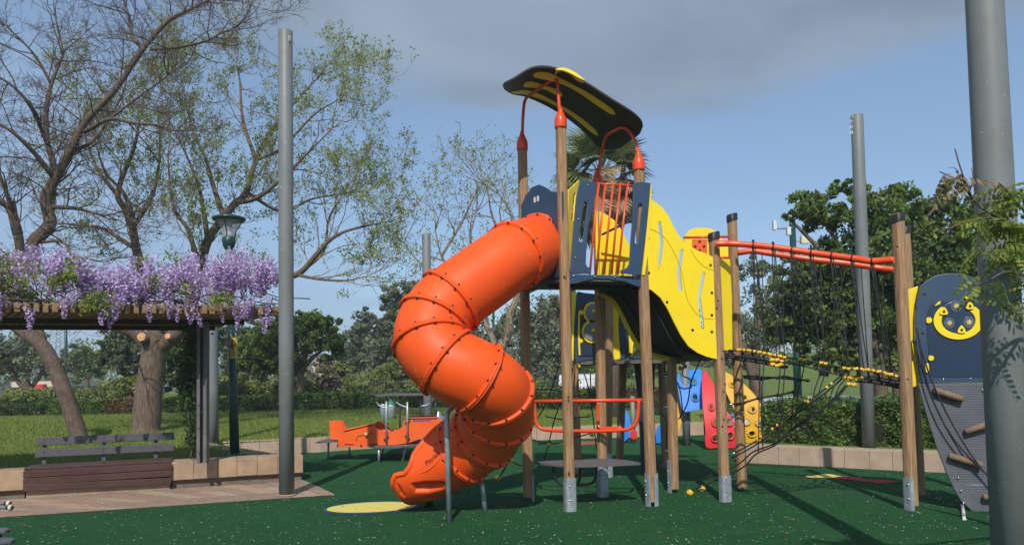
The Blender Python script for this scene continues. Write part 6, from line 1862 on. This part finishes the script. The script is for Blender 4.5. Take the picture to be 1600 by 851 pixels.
for (x, w, top, capm, lbl) in ((599, .085, 630.5, None, 'left grey cylinder post standing on the lawn behind the plane wing'), (611, .105, 631, 1, 'grey cylinder post with green cap on the lawn behind the plane wing')):
    c = at(x, 650, 20); root = MB().lathe([(0, at(x, top, 20).z - .3), (w * .9, at(x, top, 20).z - .3), (w, at(x, top, 20).z - .33), (w, 0), (0, 0)], Vector((c.x, 20, .3)), 16).build('bollard', GALV)
    tag(root, lbl, 'bollard', 'grey cylinder posts on the lawn')
    if capm: MB().lathe([(w + .01, 0), (w * .8, .05), (.03, .12), (0, .13)], Vector((c.x, 20, at(x, top, 20).z)), 14).build('cap', mat('green_cap', (.01, .22, .12), .4), root)

# ---- nearest branch with hanging leaflets at the right edge
nb = thing('leafy_tree', 'leafy twigs with hanging compound leaves reaching in from the right edge before the thick pole', 'tree', (4.3, 4.6, 0))
mb = MB(); tr_top = Vector((4.25, 4.5, 2.35))
limb(mb, [(Vector((4.3, 4.6, 0)), .09), (Vector((4.28, 4.55, 1.2)), .075), (tr_top, .05), (Vector((4.1, 4.4, 3.2)), .02)], 10, .04)
mb.build('trunk', BARK, nb)
tw = MB(); BR = []
def br(pts, r0, r1):
    P_ = [at(x, y, Y) for x, y, Y in pts]; n = len(P_)
    D = crom(P_, 5); tw.tube(D, [r0 + (r1 - r0) * i / (len(D) - 1) for i in range(len(D))], 6); BR.append(D)
a_ = proj(Vector((4.28, 4.55, 1.9)))
br([(a_[0], a_[1], 4.55), (1650, 430, 4.1), (1620, 385, 4.0), (1592, 356, 3.95), (1565, 345, 3.9)], .022, .006)
br([(1565, 345, 3.9), (1545, 332, 3.88), (1530, 322, 3.86), (1515, 300, 3.85), (1500, 260, 3.84), (1492, 232, 3.83)], .006, .0032)
br([(1530, 322, 3.86), (1515, 305, 3.86), (1500, 284, 3.86), (1485, 276, 3.86), (1468, 268, 3.86)], .0045, .003)
br([(1592, 356, 3.95), (1570, 345, 3.8), (1545, 340, 3.75), (1520, 345, 3.7)], .006, .003)
br([(1650, 430, 4.1), (1625, 375, 4.0), (1600, 330, 3.9), (1575, 300, 3.85), (1560, 285, 3.8)], .010, .003)
br([(a_[0], a_[1], 4.55), (1640, 445, 3.9), (1600, 430, 3.8), (1570, 425, 3.75), (1540, 440, 3.7), (1500, 448, 3.68)], .012, .003)
br([(1640, 445, 3.9), (1615, 480, 3.85), (1590, 490, 3.8), (1572, 480, 3.78), (1565, 470, 3.78)], .010, .003)
br([(1592, 420, 3.8), (1580, 400, 3.78), (1572, 390, 3.78)], .004, .002)
br([(1620, 385, 4.0), (1598, 372, 3.9), (1580, 365, 3.85), (1560, 352, 3.8)], .012, .004)
br([(1498, 268, 3.84), (1490, 262, 3.84), (1482, 262, 3.84)], .002, .0015)
br([(1515, 300, 3.85), (1520, 280, 3.85), (1518, 262, 3.85)], .003, .0015)
tw.build('branches', BARK, nb)
NLEAF = leafmat('pinnate_green', (0.14, 0.21, 0.03), (0.34, 0.38, 0.08), .45, .45)
NLEAFB = leafmat('pinnate_bronze', (0.20, 0.13, 0.05), (0.30, 0.22, 0.09), .55, .4)
def pinnate(seed, m):
    g = random.Random(seed); vs = []; fs = []
    L = .16; n = 6
    for i in range(n):
        f = (i + .6) / n; x = L * f; z = -.05 * f * f
        for s in (-1, 1):
            l = .05 * (1 - .3 * abs(f - .5)) * g.uniform(.8, 1.15); d = Vector((.45, s * .75, -.55 + g.uniform(-.25, .2))).normalized(); nn = d.cross(Vector((0, 0, 1))).normalized()
            p = Vector((x, s * .002, z)); w = l * .17; o = len(vs)
            vs += [tuple(p), tuple(p + d * l * .35 + nn * w), tuple(p + d * l * .7 + nn * w * .8 + Vector((0, 0, -.004))), tuple(p + d * l), tuple(p + d * l * .7 - nn * w * .8 + Vector((0, 0, -.004))), tuple(p + d * l * .35 - nn * w)]
            fs.append((o, o + 1, o + 2, o + 3, o + 4, o + 5))
    o = len(vs); vs += [(0, -.0012, 0), (0, .0012, 0), (L, .001, -.05), (L, -.001, -.05)]; fs.append((o, o + 1, o + 2, o + 3))
    ob = MB().add(vs, fs).build('compound_leaf', m, nb, fix=False); with_tint(ob, seed); return ob
pins = [pinnate(i, NLEAF) for i in range(3)] + [pinnate(9, NLEAFB)]
rg = random.Random(8); used = [0, 0, 0, 0]
def putleaf(p, az, el, s, k):
    M = Matrix.Translation(p) @ Matrix.Rotation(az, 4, 'Z') @ Matrix.Rotation(-el, 4, 'Y') @ Matrix.Rotation(rg.gauss(0, .6), 4, 'X') @ Matrix.Scale(s, 4)
    if used[k] == 0: pins[k].matrix_basis = M
    else: inst(pins[k], nb, M)
    used[k] += 1
for D in BR:
    for i in range(1, len(D)):
        x, y = proj(D[i])
        if x > 1690: continue
        cnt_ = 2 if (x > 1530 and y > 290) else 1
        if x < 1535 and y < 330 and rg.random() < .7: continue
        if y < 262: continue
        if y > 425 and rg.random() < .6: continue
        for c in range(cnt_ if rg.random() < .6 else 0):
            putleaf(D[i].lerp(D[i - 1], rg.random()), rg.uniform(0, 6.28), rg.uniform(-.9, .4), rg.uniform(.75, 1.15), 3 if (x < 1530 and y < 345) else rg.randint(0, 2))
for (x, y, Y, n) in ((1575, 300, 3.85, 7), (1592, 318, 3.9, 7), (1560, 345, 3.8, 8), (1585, 365, 3.85, 7), (1545, 395, 3.8, 4), (1535, 385, 3.8, 4), (1520, 445, 3.7, 5), (1555, 440, 3.75, 3), (1585, 420, 3.75, 4), (1535, 405, 3.78, 4), (1596, 395, 3.8, 5), (1598, 300, 3.9, 5)):
    for k in range(max(2, int(n * .5))): putleaf(at(x + rg.gauss(0, 12), y + rg.gauss(0, 7), Y + rg.gauss(0, .06)), rg.uniform(0, 6.28), rg.uniform(-.9, .3), rg.uniform(.75, 1.15), rg.randint(0, 2))

# ---- litter: white petals and dry leaves on the turf and paving
g = np.random.default_rng(17); P_ = []
def bulk(name, label, cat, P_, size, m, aspect, flat, tint=None, seed=1):
    g = np.random.default_rng(seed); P_ = np.asarray(P_); n = len(P_); s = size * g.uniform(.35, 1.5, n)[:, None] ** 1.2
    a = g.normal(size=(n, 3)); a[:, 2] *= flat; a /= np.linalg.norm(a, axis=1)[:, None]
    b = np.cross(a, np.array((0, 0, 1.0))); b /= np.linalg.norm(b, axis=1)[:, None]
    V = np.empty((n, 4, 3)); V[:, 0] = P_ - a * s * .5; V[:, 1] = P_ + b * s * aspect * .5; V[:, 2] = P_ + a * s * .5; V[:, 3] = P_ - b * s * aspect * .5
    V[:, :, 2] = np.maximum(V[:, :, 2], P_[:, None, 2] - .002)
    me = bpy.data.meshes.new(name); me.from_pydata(V.reshape(-1, 3).tolist(), [], np.arange(n * 4).reshape(n, 4).tolist())
    at_ = me.attributes.new('tint', 'FLOAT', 'FACE'); at_.data.foreach_set('value', g.uniform(0, 1, n).astype(np.float32))
    me.materials.append(m); o = bpy.data.objects.new(name, me); COL.objects.link(o); return tag(o, label, cat, kind='stuff')
for i in range(6500):
    y = 4.2 + 9.5 * g.uniform() ** 1.5; x = g.uniform(-1, 1) * (y * .72 + .5)
    if Vector((x, y)).length < 3: continue
    z = .012 if not (x < -2.4 and y > 7.6) else .024
    side = (Vector((x, y)) - WA).dot(Wn)
    if x < WA.x + .3 and side < .05: continue
    P_.append((x, y, z))
bulk('fallen_petals', 'white petals and specks scattered over the green turf', 'petals', P_, .017, mat('petal_white', (.55, .56, .48), .8, (.30, .34, .24), attr=True), .7, .15)
P_ = [(x, y, .012) for x, y, z in P_[:420]]
P_ = []
for i in range(380):
    y = 4.5 + 9 * g.uniform(); x = g.uniform(-1, 1) * y * .72
    if x < WA.x + .3 and (Vector((x, y)) - WA).dot(Wn) < .05: continue
    P_.append((x, y, .014))
for i in range(160):
    q = wp(g.uniform(.2, 3.2), abs(g.normal()) * .07 + .02, .028); P_.append(tuple(q))
bulk('fallen_leaves', 'dry brown and straw coloured leaves on the turf and paving', 'leaves', P_, .045, mat('dry_litter', (.34, .22, .11), .9, (.20, .12, .06), attr=True), .35, .2, seed=3)
# short grass blades over the lawn
g = np.random.default_rng(23); nbl = 120000
X = []; k = 0
yy = 8 + 18 * g.uniform(0, 1, nbl * 2) ** 1.1; xx = -g.uniform(0, 1, nbl * 2) * (yy * .80 + 3) + 3.5
BX = [WFAR, WA, WC, WD, WE, WF, WF + Vector((3, 30)), Vector((-60, 60))]
bx = np.array([(p.x, p.y) for p in BX]); ins_ = np.zeros(len(xx), bool); j = len(bx) - 1
for i in range(len(bx)):
    c = ((bx[i, 1] > yy) != (bx[j, 1] > yy)) & (xx < (bx[j, 0] - bx[i, 0]) * (yy - bx[i, 1]) / (bx[j, 1] - bx[i, 1] + 1e-9) + bx[i, 0]); ins_ ^= c; j = i
bw = Vector((1, 0)); 
ok = ins_ & (((xx - WA.x) * Wn.x + (yy - WA.y) * Wn.y < -.45) | (yy > 16)); xx = xx[ok][:nbl]; yy = yy[ok][:nbl]; n = len(xx)
def sm(t): t = np.clip(t, 0, 1); return t * t * (3 - 2 * t)
zz_ = .28 + .18 * sm((yy - 14) / 10) * sm((3 - xx) / 6)
hh = g.uniform(.02, .05, n) * (1 + yy / 30); an = g.uniform(0, 6.28, n); w = .006 + yy * .0004
V = np.empty((n, 3, 3)); V[:, 0] = np.stack((xx - np.cos(an) * w, yy - np.sin(an) * w, zz_ - .01), 1); V[:, 1] = np.stack((xx + np.cos(an) * w, yy + np.sin(an) * w, zz_ - .01), 1)
V[:, 2] = np.stack((xx + g.normal(0, .012, n), yy + g.normal(0, .012, n), zz_ + hh), 1)
me = bpy.data.meshes.new('grass_blades'); me.vertices.add(n * 3); me.vertices.foreach_set('co', V.reshape(-1)); me.loops.add(n * 3); me.loops.foreach_set('vertex_index', np.arange(n * 3))
me.polygons.add(n); me.polygons.foreach_set('loop_start', np.arange(n) * 3); me.update(calc_edges=True)
at_ = me.attributes.new('tint', 'FLOAT', 'FACE'); at_.data.foreach_set('value', g.uniform(0, 1, n).astype(np.float32))
me.materials.append(leafmat('grass_blade', (.14, .20, .035), (.27, .32, .075), .6, .35)); o = bpy.data.objects.new('grass_blades', me); COL.objects.link(o)
tag(o, 'short green grass blades covering the lawn', 'grass', kind='stuff')

# ---- thin air between the camera and the far trees
hzm = bpy.data.materials.new('thin_haze'); hzm.use_nodes = True; t = hzm.node_tree; t.nodes.clear()
pv = t.nodes.new('ShaderNodeVolumePrincipled'); pv.inputs['Color'].default_value = (.80, .87, .95, 1); pv.inputs['Density'].default_value = 0.0013
mo = t.nodes.new('ShaderNodeOutputMaterial'); t.links.new(pv.outputs[0], mo.inputs['Volume'])
hz_o = MB().box((0, 110, 6.5), (340, 300, 17.6)).build('haze', hzm); hz_o['kind'] = 'stuff'
